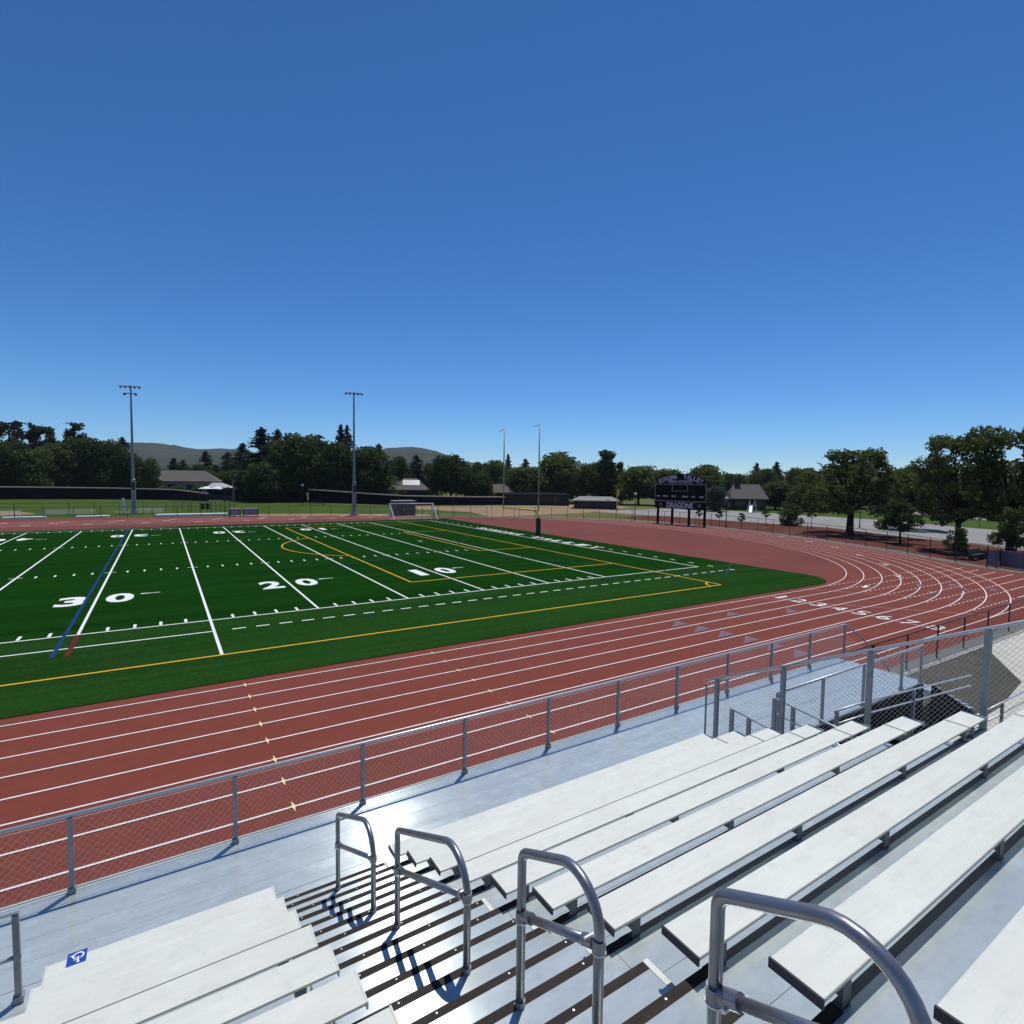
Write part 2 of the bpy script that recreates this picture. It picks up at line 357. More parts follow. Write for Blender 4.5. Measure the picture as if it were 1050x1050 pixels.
# small white marks on the far straight
for x in range(-60, 2, 6):
    for k, xx in ((2, 0), (5, 2.3), (7, 3.1)):
        yy = SW+K0+(k+.5)*LW-1.2
        g.rect(x+xx, x+xx+.9, yy-.12, yy+.22, .014)
g.build('lane_numbers', M['line'], track)
g = MB()
for k in range(8):                        # relay marks, cream crosses on every line
    y = -K0-k*LW; 
    for xc, q in ((-31.67, 1), (-25.5, .8)): g.poly([(xc-.10*q, y-.0), (xc-.025*q, y-.04), (xc, y-.20*q), (xc+.025*q, y-.04), (xc+.10*q, y), (xc+.025*q, y+.04), (xc, y+.20*q), (xc-.025*q, y+.04)], .016)
g.build('relay_marks', M['cream'], track)
g = MB()
for k, x in enumerate([None, -14.5, -14.3, -14.1, -13.9, -13.9, -13.9, -13.8]):
    if x is None: continue
    y = -K0-(k+.5)*LW; g.add([(x-.55, y-.30, .012), (x+.55, y+.36, .012), (x+.55, y-.30, .012)], [(0, 2, 1)])
for x, y in ((-10.8, -10.5), (-7.6, -11.55)): g.add([(x-.5, y-.32, .012), (x+.5, y+.32, .012), (x+.5, y-.32, .012)], [(0, 2, 1)])
for x, y in ((6.5, -11.6), (8.5, -12.6), (7.5, -13.6), (9.0, -14.5), (4.5, -13.0)): g.add([(x-.6, y-.3, .012), (x+.6, y+.3, .012), (x+.6, y-.3, .012)], [(0, 2, 1)])
g.build('exchange_triangles', M['purple'], track)
g = MB(); g.ribbon([(-6.0, -8.9), (-4.0, -11.8), (.6, -17.2)], .07, .010); g.ribbon([(-1.2, -8.95), (4.0, -15.0), (5.0, -17.0)], .06, .010)
g.build('start_lines', M['pink'], track)
# red synthetic surface inside the bend
inner = [p for p in lane_curve(0) if p[0] >= -1.5]
g = MB(); g.poly([(-140, SW+6.0)]+[(-60, SW+6)]+[(x-.25, y) for x, y in reversed(inner) if y > -4]+[(4.0, -7.2), (4.0, SW+2.8), (-140, SW+2.8)], .004)
struct(g.build('bend_surface', M['dzone']))
# grey kerb strip under the far fence
g = MB()
g.ribbon([(x+.1, y) for x, y in FENCE[8:]], 1.3, .006); g.ribbon([(-17, -18.55), (22, -18.55)], .5, .006)
struct(g.build('kerb_strip', M['curb']))
g = MB(); g.ribbon([(-16.6, -18.84), (-4, -18.9), (22, -18.9)], .16, .012); struct(g.build('kerb_edge', M['concrete']))

# ------------------------------------------------------------------ football turf
g = MB(); cor = []
for i in range(9):
    t = -math.pi/2+math.pi/2*i/8; cor.append((1.2+2.9*math.cos(t), -8.4+2.6+2.6*math.sin(t)))
cor = [(-140, -8.4), (1.2, -8.4)]+cor+[(4.1, SW+3.2), (-140, SW+3.2)]
g.poly(cor, .022)
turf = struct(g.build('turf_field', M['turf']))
ZL = .027
g = MB()
def yx(yd): return -yd*Y
g.rect(yx(120), .0, -.05, .05, ZL); g.rect(yx(120), 0, SW-.05, SW+.05, ZL)
g.rect(-.06, .06, -.0501, SW+.05, ZL+.001)
for yd in range(10, 115, 5):
    x = yx(yd); y0 = -5.5 if yd == 35 else .0
    g.rect(x-.055, x+.055, y0, SW, ZL+.002)
for yd in range(11, 112):
    if yd % 5 == 0: 
        for yy in (HASH, 2*HASH): g.rect(yx(yd)-.32, yx(yd)+.32, yy-.05, yy+.05, ZL+.003)
        continue
    x = yx(yd)
    for yy in (.12, HASH-.3, 2*HASH-.3, SW-.75): g.rect(x-.055, x+.055, yy, yy+.62, ZL)
g.rect(yx(120), yx(35), -2.05, -1.95, ZL); g.rect(yx(120), yx(35), SW+1.95, SW+2.05, ZL)
yd = 34
x = yx(34)
while x < 1.3: g.rect(x-.26, x+.26, -2.05, -1.94, ZL); x += Y
yy = -2.0
while yy < SW+2: g.rect(1.15, 1.27, yy-.26, yy+.26, ZL); yy += Y*2
for yy in (CY-.5, ): g.rect(yx(13)-.06, yx(13)+.06, yy, yy+1, ZL)
g.build('yard_lines', M['lineturf'], turf)
g = MB()
for yd, n in ((20, '10'), (30, '20'), (40, '30'), (50, '40'), (60, '50'), (70, '40'), (80, '30')):
    for far in (0, 1):
        for ch, off in ((n[0], -.98), (n[1], .98)):
            if not far: fn = lambda a, b, c, yd=yd, off=off: (yx(yd)+off+a, 6.05+b, ZL)
            else: fn = lambda a, b, c, yd=yd, off=off: (yx(yd)-off-a, SW-6.05-b, ZL)
            add_text(g, ch, 2.35, fn, bold=.035, width=1.2 if ch != '1' else .62)
        y0 = 7.85 if not far else SW-7.85
        if yd < 60: g.add([(yx(yd)+1.85, y0-.11, ZL), (yx(yd)+1.85, y0+.11, ZL), (yx(yd)+2.75, y0, ZL)], [(0, 2, 1)]); g.rect(yx(yd)+1.85, yx(yd)+2.7, y0-.05, y0+.05, ZL+.0015)
g.build('yard_numbers', M['lineturf'], turf)
g = MB()
for ch, y in zip('SONOMA', [34.6-i*1.72 for i in range(6)]): add_text(g, ch, 1.15, lambda a, b, c, y=y: (.35+b, y-a, ZL), bold=.03, width=1.3)
g.build('end_line_lettering', M['lineturf'], turf); g = MB()
for ch, y in zip('VALLEY', [22.4-i*1.95 for i in range(6)]): add_text(g, ch, 1.25, lambda a, b, c, y=y: (.35+b, y-a, ZL), bold=.03, width=1.35)
g.build('end_line_lettering', M['lineturf'], turf)
g = MB(); zy = ZL+.004
g.rect(yx(120), -4.6, -5.56, -5.44, zy); g.rect(-4.66, -4.54, -5.4, SW+1.5, zy)
g.rect(-21.06, -20.94, CY-20.16, CY+20.16, zy)
for sgn in (-1, 1):
    g.rect(-21, -4.6, CY+sgn*20.16-.06, CY+sgn*20.16+.06, zy+.001); g.rect(-10.1, -4.6, CY+sgn*9.16-.06, CY+sgn*9.16+.06, zy+.001)
g.rect(-10.16, -10.04, CY-9.16, CY+9.16, zy)
arc = [(-15.6+9.15*math.cos(t), CY+9.15*math.sin(t)) for t in [math.pi*(.699+.602*i/24) for i in range(25)]]
arc = [p for p in arc if p[0] < -20.9]; g.ribbon(arc, .12, zy)
g.ribbon([(-4.6-.9*math.cos(t), -5.5+.9*math.sin(t)) for t in [math.pi/2*i/8 for i in range(9)]], .12, zy+.001)
g.build('soccer_lines', M['yellow'], turf)
g = MB(); g.rect(-37.06, -36.93, -3.1, SW+1.5, zy+.002); g.build('blue_line', M['blue'], turf)
g = MB(); g.rect(-36.66, -36.5, -3.1, -.06, zy+.002); g.build('red_line', M['red'], turf)
g = MB(); g.ribbon([(-24, 30), (-10.1, 11.6), (-1.8, -3.2)], .14, zy-.001); g.ribbon([(-24, 12), (-12, 18), (-6, 25), (-2, 40)], .14, zy-.0015)
g.ribbon([(-1.5, -3.5), (3.2, -.5)], .16, zy-.001); g.build('lacrosse_lines', M['darkblue'], turf)

# ------------------------------------------------------------------ grandstand
GX0, GX1 = -45.0, -25.42          # seating ends
XA, XB = -31.40, -32.73           # aisle: right block starts, left block ends
NR = 13
ND = lambda k: -20.315-.625*(k-1)         # front edge of tread k
TZ = lambda k: 1.351+.301*(k-1)           # tread height
SY = lambda k: -20.74-.625*(k-1); SZ = lambda k: 1.79+.301*(k-1)
gs = thing('grandstand', 'aluminium stepped grandstand floor with dark nosings and a railed front walkway', 'grandstand', (-31, -21, 0))
DX1 = -17.42
def plank_strip(mb, x0, x1, y0, y1, z, th=.04, pw=.31, gap=.0025):
    n = max(1, round((y1-y0)/pw)); ww = (y1-y0)/n
    for i in range(n):
        a, b = y0+i*ww+gap/2, y0+(i+1)*ww-gap/2
        m1 = (a+b)/2
        prof = [(a, z-th), (b, z-th), (b, z-.0015), (b-.0015, z), (a+.0015, z), (a, z-.0015)]
        mb.prism_x(prof, x0, x1)
DZ = 1.351
g = MB()
for xa, xb in ((GX0, -37.5), (-37.496, -31.392), (-31.388, -25.30), (-25.296, DX1)):
    plank_strip(g, xa, xb, -20.30, -18.93, DZ)
plank_strip(g, -25.29, DX1, -21.10, -20.305, DZ)
plank_strip(g, XB-.02, -25.43, -20.93, -20.305, DZ)
plank_strip(g, -34.70, XB-.024, -20.93, -20.305, DZ)
plank_strip(g, GX0, -34.704, -21.55, -20.305, DZ)
deck = g.build('deck', M['deck'], gs)
g = MB(); g.box(GX0, DX1, -18.925, -18.90, 1.05, DZ+.012); g.build('deck_fascia', M['seat'], gs); g = MB(); g.box(DX1+.003, DX1+.03, -21.10, -18.925, 1.05, DZ+.008); g.build('deck_fascia', M['seat'], gs)
for b_ in ((GX0, DX1-.3, -19.02, -19.0, .02, 1.0), (-23.7, DX1-.02, -21.13, -21.105, .02, DZ-.05), (GX1+.02, GX1+.04, -28.4, -21.0, .02, 1.2)):
    g = MB(); g.box(*b_); g.build('shade_panel', M['winds'], gs)  # black sheets standing in for the dark void under deck and seating
for k in range(2, NR+1):
    x0 = GX0 if k >= 3 else -34.70
    g = MB(); y1 = ND(k); y0 = ND(k+1); z = TZ(k)
    for xa, xb in ((x0, -37.50), (max(x0, -37.496), -31.392), (-31.388, -25.445)):
        if xb > xa: plank_strip(g, xa, xb, y0+.004, y1, z)
    g.box(x0, -25.445, y1-.022, y1-.002, TZ(k-1)+.002, z-.041)      # riser
    fb = g.build('footboard', M['deck'], gs)
    g = MB(); g.box(XB-.2, XA+.10, y1-.052, y1+.004, z-.030, z+.003); g.build('nosing', M['nosing'], fb)
    g = MB(); g.box(XA+.165, -25.46, y1-.036, y1+.004, z-.030, z+.003); g.build('row_nosing', M['rownose'], fb)
    g = MB(); g.box(x0, XB-.203, y1-.036, y1+.004, z-.030, z+.003); g.build('row_nosing', M['rownose'], fb)
    g = MB(); g.box(XA+.10, XA+.165, y1-.052, y1+.006, z-.032, z+.005); g.build('end_cap', M['black'], fb); g = MB(); g.box(-25.46, -25.43, y1-.05, y1+.006, z-.032, z+.004); g.build('end_cap', M['black'], fb)
    st = MB(); zs_ = z-.1505
    plank_strip(st, XB-.12, XA-.02, y1+.006, y1+.31, zs_)
    st.box(XB-.12, XA-.02, y1+.285, y1+.305, TZ(k-1)+.002, zs_-.041)
    so = st.build('aisle_step', M['deck'], gs)
    g = MB(); g.box(XB-.12, XA-.022, y1+.262, y1+.314, zs_-.03, zs_+.003); g.build('nosing', M['nosing'], so)
    g = MB(); g.box(XA-.02, XA+.018, y1+.006, y1+.315, zs_-.03, zs_+.004); g.box(XA+.016, XA+.02, y1+.006, y1+.315, TZ(k-1)+.003, zs_); g.build('end_cap', M['seat'], so)
    for i in range(3):
        for yy, zz in ((y1-.022, z+.003), (y1+.290, zs_+.003)):
            xx = XB+.18+i*.47+(0 if zz > zs_+.1 else .13)+rnd.uniform(-.05, .05)
            if xx < XA-.05: g = MB(); g.tube([(xx, yy, zz), (xx, yy, zz+.004)], .007, 8); g.build('bolt', M['bolt'], fb)
for xx in (GX1-.06, -31.4, -37.5, GX0):                                           # sawtooth stringers under the treads
    g = MB()
    for k in range(2, NR+1):
        g.box(xx-.03, xx+.03, ND(k+1), ND(k)-.03, TZ(k)-.35, TZ(k)-.045)
    g.build('stringer', M['galv'], gs)
for xx in (GX1-.06, -31.4, -37.5, GX0):
    for yy in (-21.6, -24.5, -27.5):
        k = int((-20.315-yy)/.625)+1; g = MB(); g.box(xx-.05, xx+.05, yy-.05, yy+.05, 0, TZ(k)-.3); g.build('column', M['galv'], gs)
for xx in np.arange(-44, -18, 3.6): g = MB(); g.box(xx-.05, xx+.05, -20.0, -19.9, 0, DZ-.05); g.build('column', M['galv'], gs)

# benches ---------------------------------------------------------------------
ORD = ['front', 'second', 'third', 'fourth', 'fifth', 'sixth', 'seventh', 'eighth', 'ninth', 'tenth', 'eleventh', 'twelfth', 'thirteenth']
def seat_prof(k):
    y1 = SY(k); y0 = y1-.245; z = SZ(k); t = .022; c = (y0+y1)/2
    return [(y0+.003, z-t), (y0+.016, z-t), (y0+.016, z-.012), (y1-.016, z-.012), (y1-.016, z-t), (y1-.003, z-t), (y1, z-t+.003), (y1, z-.004), (y1-.002, z-.0012), (y1-.005, z),
            (c+.020, z), (c+.010, z+.0008), (c-.010, z+.0008), (c-.020, z), (y0+.005, z), (y0+.002, z-.0012), (y0, z-.004), (y0, z-t+.003)]
def bench(k, side):
    if side == 'right':
        segs = [(XA, -25.965 if k > 1 else -25.46)]
        if k > 1: segs.append((-25.94, -25.44))
        br = [XA+.2+1.83*i for i in range(3)]+([-26.07, -25.85] if k > 1 else [-25.7])
        lab = f'{ORD[k-1]} aluminium bench up from the walkway, right of the aisle'
        if k == 1: lab = 'front aluminium bench right of the aisle, lowest and stopping short of the side fence'
        grp = 'benches right of the aisle'
    else:
        x0 = -34.685 if k < 3 else GX0+.1
        segs = [(x0, XB)]; br = [XB-.25-1.83*i for i in range(7) if XB-.25-1.83*i > x0+.1]
        if k < 3: br = [XB-.25, x0+.3]
        lab = f'{ORD[k-1]} aluminium bench up from the walkway, left of the aisle'
        if k == 1: lab = 'short front aluminium bench left of the aisle carrying the blue accessible sticker'
        if k == 2: lab = 'short second aluminium bench left of the aisle just behind the stickered bench'
        grp = 'benches left of the aisle'
    t = thing('bleacher_bench', lab, 'bench', (segs[0][0], SY(k)-.12, TZ(k)), grp)
    for xa, xb in segs:
        g = MB(); g.prism_x(seat_prof(k), xa+.012, xb-.012)
        pl = g.build('seat_plank', M['seat'], t)
        for xe, sg in ((xa, 1), (xb, -1)):
            e = MB(); e.box(min(xe, xe+sg*.011), max(xe, xe+sg*.011), SY(k)-.247, SY(k)+.002, SZ(k)-.046, SZ(k)+.0015); e.build('end_cap', M['endcap'] if (side == 'right' and xe < -31) else M['seat'], pl)
    for xx in br:
        g = MB(); zb = TZ(k+1)+.004; zt = SZ(k)-.024; yn = ND(k+1)
        g.box(xx-.035, xx+.035, yn-.045, yn-.038, zb, zt); g.box(xx-.035, xx+.035, SY(k)-.235, SY(k)-.03, zt-.008, zt)
        g.box(xx-.035, xx-.028, yn-.038, SY(k)-.06, zt-.055, zt-.008); g.box(xx+.028, xx+.035, yn-.038, SY(k)-.06, zt-.055, zt-.008)
        g.box(xx-.035, xx+.035, yn-.045, yn+.0, zb, zb+.006)
        g.build('bracket', M['bracket'], t)
    return t
for k in range(1, NR):
    bench(k, 'right'); bench(k, 'left')
# accessible sticker on the front left bench
sx, sy = -34.455, -20.765
st = thing('accessible_sticker', 'blue square sticker with white wheelchair symbol on the front left bench', 'sticker', (sx, sy, SZ(1)))
g = MB(); g.box(sx-.075, sx+.075, sy-.088, sy+.082, SZ(1)+.0016, SZ(1)+.0026); g.build('sticker_panel', M['signblue'], st)
g = MB(); zz = SZ(1)+.0032
S2 = lambda a, b: (sx-a, sy-.004-b)       # reads from the field side
arc = [S2(-.008+.040*math.cos(t), -.022+.040*math.sin(t)) for t in [R(120+250*i/20) for i in range(21)]]
g.ribbon(arc, .013, zz); g.ribbon([S2(-.012, .040), S2(-.012, -.004), S2(.024, -.004), S2(.040, -.044), S2(.054, -.040)], .013, zz+.0004)
g.ribbon([S2(-.012, .022), S2(.022, .022)], .011, zz+.0006)
g.poly([S2(-.012+.012*math.cos(t), .054+.012*math.sin(t)) for t in [2*math.pi*i/12 for i in range(12)]], zz)
g.build('wheelchair_symbol', M['whitepaint'], st)

# aisle hand rails ---------------------------------------------------------------
def arc_pts(c, r, a0, a1, n=8):
    return [(c[0]+r*math.cos(a0+(a1-a0)*i/n), c[1]+r*math.sin(a0+(a1-a0)*i/n)) for i in range(n+1)]
def handrail(xr, yf, zf, ztop, yn, zn, label):
    """loop from the low post (yf) up, along the slope and down to the high post (yn)"""
    t = thing('handrail', label, 'handrail', (xr, yf, zf), 'looped handrails along the aisle')
    L_ = yf-yn; sl = .4816; th = math.atan(sl); r0, r1 = .075, .19 if L_ < 1 else .22
    # local 2D (s = towards -y, z)
    P = [(0, zf), (0, ztop-.12)]
    # low bend: vertical -> slope
    a = math.pi; e = math.pi/2+th; c = (r0, ztop-.06)
    P += arc_pts(c, r0, a, e, 6)
    # sloped part start point
    s0, z0 = P[-1]
    # high bend centre: tangent to slope and to vertical at s = L
    cs = L_-r1; nx, nz = -math.sin(th), math.cos(th)
    # slope line: z = z0 + (s-s0)*sl ; centre lies r1 below it
    cz = z0+(cs+nx*r1-s0)*sl-nz*r1
    P += arc_pts((cs, cz), r1, math.pi/2+th, 0, 10)
    P += [(L_, zn)]
    rad = .0242
    g = MB(); g.tube([(xr, yf-s, z) for s, z in P], rad, 14); o = g.build('hoop', M['tube'], t, smooth=True)
    zm0 = zf+(ztop-zf)*.585; zm1 = zm0+L_*sl
    g = MB(); g.tube([(xr, yf-.05, zm0+.05*sl), (xr, yn+.05, zm1-.05*sl)], .0225, 12); g.build('mid_rail', M['tube'], t, smooth=True)
    for yy, zz, sg in ((yf, zm0, 1), (yn, zm1, -1)):
        g = MB(); g.tube([(xr, yy, zz-.028), (xr, yy, zz+.028)], .031, 14)
        g.tube([(xr, yy-sg*.028, zz+sg*.028*sl), (xr, yy-sg*.10, zz+sg*.10*sl)], .030, 12); cl = g.build('clamp', M['tube'], t); smooth_by_angle(cl)
        g.v.clear(); g.f.clear()
        g.tube([(xr, yy, zz-.034), (xr, yy, zz-.028)], .033, 14); g.tube([(xr-.034, yy-sg*.06, zz), (xr+.034, yy-sg*.06, zz)], .008, 8); g.build('clamp_bolt', M['bolt'], cl)
    for yy, zz in ((yf, zf), (yn, zn)):
        g = MB(); g.tube([(xr, yy, zz-.0), (xr, yy, zz+.035)], .0295, 14); f_ = g.build('foot_collar', M['galv'], t); smooth_by_angle(f_)
for args in [(-32.08, ND(2)-.04, TZ(2)+.002, 2.55, ND(4)-.04, TZ(4)+.002, 'lowest looped aisle handrail, standing nearest the walkway'),
             (-32.08, ND(5)-.04, TZ(5)+.002, 3.42, ND(7)-.04, TZ(7)+.002, 'second looped aisle handrail, catching the sun glare on the steps'),
             (-32.08, ND(8)-.04, TZ(8)+.002, 4.35, ND(9)-.04, TZ(9)+.002, 'third looped aisle handrail, short one in the middle of the flight'),
             (-32.105, ND(10)-.035, TZ(10)+.002, 4.955, ND(11)-.02, TZ(11)+.002, 'topmost and nearest looped aisle handrail, largest in view')]:
    handrail(*args)

# railings with mesh ---------------------------------------------------------------
def rail_fence(name, label, cat, x0, x1, y, z, h, posts, mesh=True, r=.024, mats=('galv', 'rail', 'wire'), pw=.05, bottom=.05, midrail=False, group=None):
    t = thing(name, label, cat, ((x0+x1)/2, y, z), group)
    for xx in posts:
        g = MB(); g.box(xx-pw/2, xx+pw/2, y-pw/2, y+pw/2, z-.0, z+h-r); g.box(xx-pw*.8, xx+pw*.8, y-pw*.8, y+pw*.8, z, z+.07); g.build('post', M[mats[0]], t)
    g = MB(); g.tube([(x0, y, z+h), (x1, y, z+h)], r, 10); g.build('top_rail', M[mats[1]], t, smooth=True)
    if midrail: g = MB(); g.tube([(x0, y, z+h*.5), (x1, y, z+h*.5)], r*.9, 10); g.build('mid_rail', M[mats[1]], t, smooth=True)
    if mesh:
        g = MB(); yy = y+pw/2+.008
        chainlink(g, lambda s, q: (x0+s, yy, z+bottom+q), x1-x0, h-bottom-.02, .065, .0015)
        g.tube([(x0, yy, z+bottom), (x1, yy, z+bottom)], .004, 5); g.tube([(x0, yy, z+h-.07), (x1, yy, z+h-.07)], .004, 5)
        g.build('chain_link_mesh', M[mats[2]], t)
    return t
posts = [-34.69+1.755*i for i in range(-3, 10)]+[-17.1]
rail_fence('guardrail', 'long galvanised mesh guardrail along the front of the grandstand walkway', 'guardrail', -41, -17.1, -19.0, DZ, .955, posts)
rail_fence('guardrail', 'low grey pipe guardrail at the left edge of the stickered bench', 'guardrail', -41, -34.905, -20.47, DZ, .885, [-34.93, -36.8, -38.7, -40.6], mesh=False, midrail=True)
rail_fence('guardrail', 'galvanised mesh guardrail along the rear of the walkway beyond the side fence', 'guardrail', -23.75, -17.47, -21.07, DZ, .955, [-23.72, -22.1, -20.4, -18.55, -17.5])
# return of the front rail along the end of the deck
t = thing('guardrail', 'short sloping mesh guardrail closing the far end of the walkway', 'guardrail', (-17.2, -20, 0))
g = MB(); g.tube([(-17.1, -19.0, 2.30), (-16.7, -19.25, 1.95), (-16.1, -19.5, 1.30), (-15.7, -19.6, .9)], .02, 8); g.build('top_rail', M['galv'], t, smooth=True)
g = MB(); g.box(-15.73, -15.68, -19.63, -19.58, 0, .92); g.build('post', M['galv'], t)
g = MB(); chainlink(g, lambda s, q: (-17.1+s*.92, -19.0-.4*s, 1.35-.72*s+q), 1.5, .9-.2, .06, .0014); g.build('chain_link_mesh', M['wire'], t)

# tall side fence beside the right-hand benches, climbing with the rows
XS = -25.2
t = thing('side_fence', 'tall chain link fence climbing beside the right-hand benches', 'fence', (XS, -24, 0))
SL = .4816
topz = lambda y: 2.75+(-20.75-y)*SL
yp = [-20.80, -22.05, -23.33, -24.63, -25.9, -27.2, -28.4]
for i, yy in enumerate(yp):
    g = MB(); zb = DZ if i == 0 else TZ(max(1, int((-20.315-yy)/.625)+1))-.35
    g.box(XS-.032, XS+.032, yy-.032, yy+.032, zb, topz(yy)-.02); g.build('post', M['galv'], t)
g = MB(); g.tube([(XS, -20.57, topz(-20.57)-.05), (XS, -20.57, 1.36)], .018, 8); g.build('gate_post', M['galv'], t)
g = MB(); g.tube([(XS, -20.57, topz(-20.57)), (XS, -28.5, topz(-28.5))], .024, 10); g.build('top_rail', M['rail'], t, smooth=True)
g = MB(); hh = 1.32
chainlink(g, lambda s, q: (XS+.04, -20.57-s, topz(-20.57-s)-hh+q), 7.9, hh-.02, .050, .0018)
g.tube([(XS+.04, -20.57, topz(-20.57)-hh), (XS+.04, -28.5, topz(-28.5)-hh)], .004, 5); g.build('chain_link_mesh', M['wire'], t)

# stair rails between side fence and walkway
def pipe_rail(label, pts, posts, pairs=1, mesh=None):
    t = thing('stair_rail', label, 'handrail', (pts[0][0], pts[0][1], 0), 'stair and ramp rails beyond the side fence')
    for i in range(pairs):
        g = MB(); g.tube([(p[0], p[1], p[2]-.28*i) for p in pts], .02, 8); g.build('rail', M['rail'], t, smooth=True)
    for (xx, yy, zb, zt) in posts:
        g = MB(); g.box(xx-.03, xx+.03, yy-.03, yy+.03, zb, zt); g.build('post', M['galv'], t)
    return t
pipe_rail('pipe stair rail close behind the side fence, nearest the benches', [(-25.05, -21.0, 2.26), (-24.95, -22.9, 2.02)], [(-25.05, -21.02, DZ, 2.26), (-25.03, -21.35, .6, 2.2), (-24.96, -22.7, .3, 2.03)])
pipe_rail('twin pipe stair rail across the steps from the benches', [(-23.95, -21.15, 2.28), (-23.95, -23.6, 2.02)], [(-23.95, -21.15, DZ, 2.28), (-23.92, -21.5, .6, 2.22), (-23.95, -23.5, .2, 2.03)], pairs=2)
pipe_rail('twin long ramp rail descending behind the walkway', [(-22.3, -21.42, 1.76), (-20.9, -21.46, 1.72), (-15.6, -21.5, 1.32)], [(-22.2, -21.42, .2, 1.75), (-18.9, -21.48, 0, 1.55)], pairs=2)
pipe_rail('low ramp rail standing on the concrete beyond the side fence', [(-18.6, -22.35, 1.05), (-11.8, -22.45, 1.05)], [(-18.5, -22.35, 0, 1.05), (-16.4, -22.4, 0, 1.05), (-14.2, -22.42, 0, 1.05), (-12, -22.45, 0, 1.05)], pairs=2)
# stairs going down from the walkway, beside the benches, and the end stair
t = thing('metal_stairs', 'aluminium stair flight dropping from the walkway behind the side fence', 'stairs', (-24.5, -22, 0), 'stair flights beyond the side fence')
for i in range(6):
    g = MB(); z = DZ-.19*(i+1); plank_strip(g, -25.0, -24.0, -21.11-.28*(i+1), -21.11-.28*i-.004, z); g.build('step', M['deck'], t)
t = thing('metal_stairs', 'dark sided stair flight descending at the far end of the walkway', 'stairs', (-16, -21.2, 0), 'stair flights beyond the side fence')
g = MB()
g.add([(-17.38, -21.3, DZ-.02), (-17.38, -21.3, 0), (-14.5, -21.3, 0), (-17.38, -21.27, DZ-.02), (-17.38, -21.27, 0), (-14.5, -21.27, 0)], [(0, 1, 2), (3, 5, 4), (0, 2, 5, 3), (0, 3, 4, 1), (1, 4, 5, 2)])
g.build('stringer', M['winds'], t)
for i in range(6):
    g = MB(); z = DZ-.2*(i+1); plank_strip(g, -17.37+.46*i, -17.37+.46*(i+1), -21.26, -20.3, z); g.box(-17.37+.46*(i+1)-.09, -17.37+.46*(i+1)-.02, -21.31, -21.262, z-.01, z+.015); g.build('step', M['deck'], t)

# black fence along the near edge of the track, beyond the grandstand
t = thing('chain_link_fence', 'black chain link fence along the near edge of the track past the grandstand', 'fence', (0, -18.6, 0))
nx = [-16.9+2.42*i for i in range(15)]
for i, xx in enumerate(nx):
    g = MB(); rr = .03 if i not in (0, 1) else .06; g.tube([(xx, -18.6, 0), (xx, -18.6, 1.22)], rr, 8); g.build('post', M['blackpost'], t)
g = MB(); g.tube([(-16.9, -18.6, 1.2), (17, -18.6, 1.2)], .025, 8); g.build('top_rail', M['blackpost'], t)
g = MB(); chainlink(g, lambda s, q: (-16.9+s, -18.62, .04+q), 33.9, 1.14, .07, .0012); g.build('chain_link_mesh', M['blackwire'], t)

def path_fence(name, label, pts, h, step, mats=('blackpost', 'blackwire'), pr=.035, rail=True, wire=.0014, pitch=.13, group=None, mesh=True):
    P = [Vector((p[0], p[1], 0)) for p in pts]; t = thing(name, label, 'fence', P[len(P)//2], group)
    seg = [(P[i], P[i+1], (P[i+1]-P[i]).length) for i in range(len(P)-1)]; tot = sum(s[2] for s in seg)
    def at(s):
        for a, b, l in seg:
            if s <= l+1e-6: return a+(b-a)*(s/l)
            s -= l
        return P[-1]
    n = int(tot/step)
    for i in range(n+1):
        p = at(tot*i/n); g = MB(); g.tube([(p.x, p.y, 0), (p.x, p.y, h+.03)], pr, 6); g.build('post', M[mats[0]], t)
    if rail: g = MB(); g.tube([(at(tot*i/(n*2)).x, at(tot*i/(n*2)).y, h) for i in range(n*2+1)], pr*.7, 5); g.build('top_rail', M[mats[0]], t)
    if mesh: g = MB(); chainlink(g, lambda s, q: (at(min(max(s, 0), tot)).x, at(min(max(s, 0), tot)).y, .05+q), tot, h-.08, pitch, wire); g.build('chain_link_mesh', M[mats[1]], t)
    return t
path_fence('chain_link_fence', 'black chain link fence curving round the far bend of the track', FENCE[5:], 1.75, 2.6, pr=.036, pitch=.11)
path_fence('chain_link_fence', 'black chain link fence along the far straight before the grass', FENCE[1:6], 1.6, 3.0, pr=.036, pitch=.2, wire=.0016)
path_fence('chain_link_fence', 'second taller dark fence on the grass behind the far straight', [(-70, 77), (-48, 77.5), (-27, 76)], 1.9, 2.9, pr=.035, pitch=.25, wire=.0016)
path_fence('chain_link_fence', 'dark green fence on the grass verge across the road', [(74, 60), (77, 38), (76.5, 22), (69.5, 0), (74, -40)], 1.6, 3.0, pr=.03, pitch=.25, wire=.002)
path_fence('backstop_fence', 'tall dark mesh backstop fence beside the grey equipment boxes', [(-32, 82), (-27.5, 80), (-23.8, 72)], 3.0, 1.3, pr=.04, pitch=.12, wire=.004)
path_fence('chain_link_fence', 'dark mesh throwing cage fence left of the goalpost', [(2.2, 59), (8.0, 48.5), (12.5, 45.0)], 3.0, 3.4, pr=.03, pitch=.3, wire=.002)

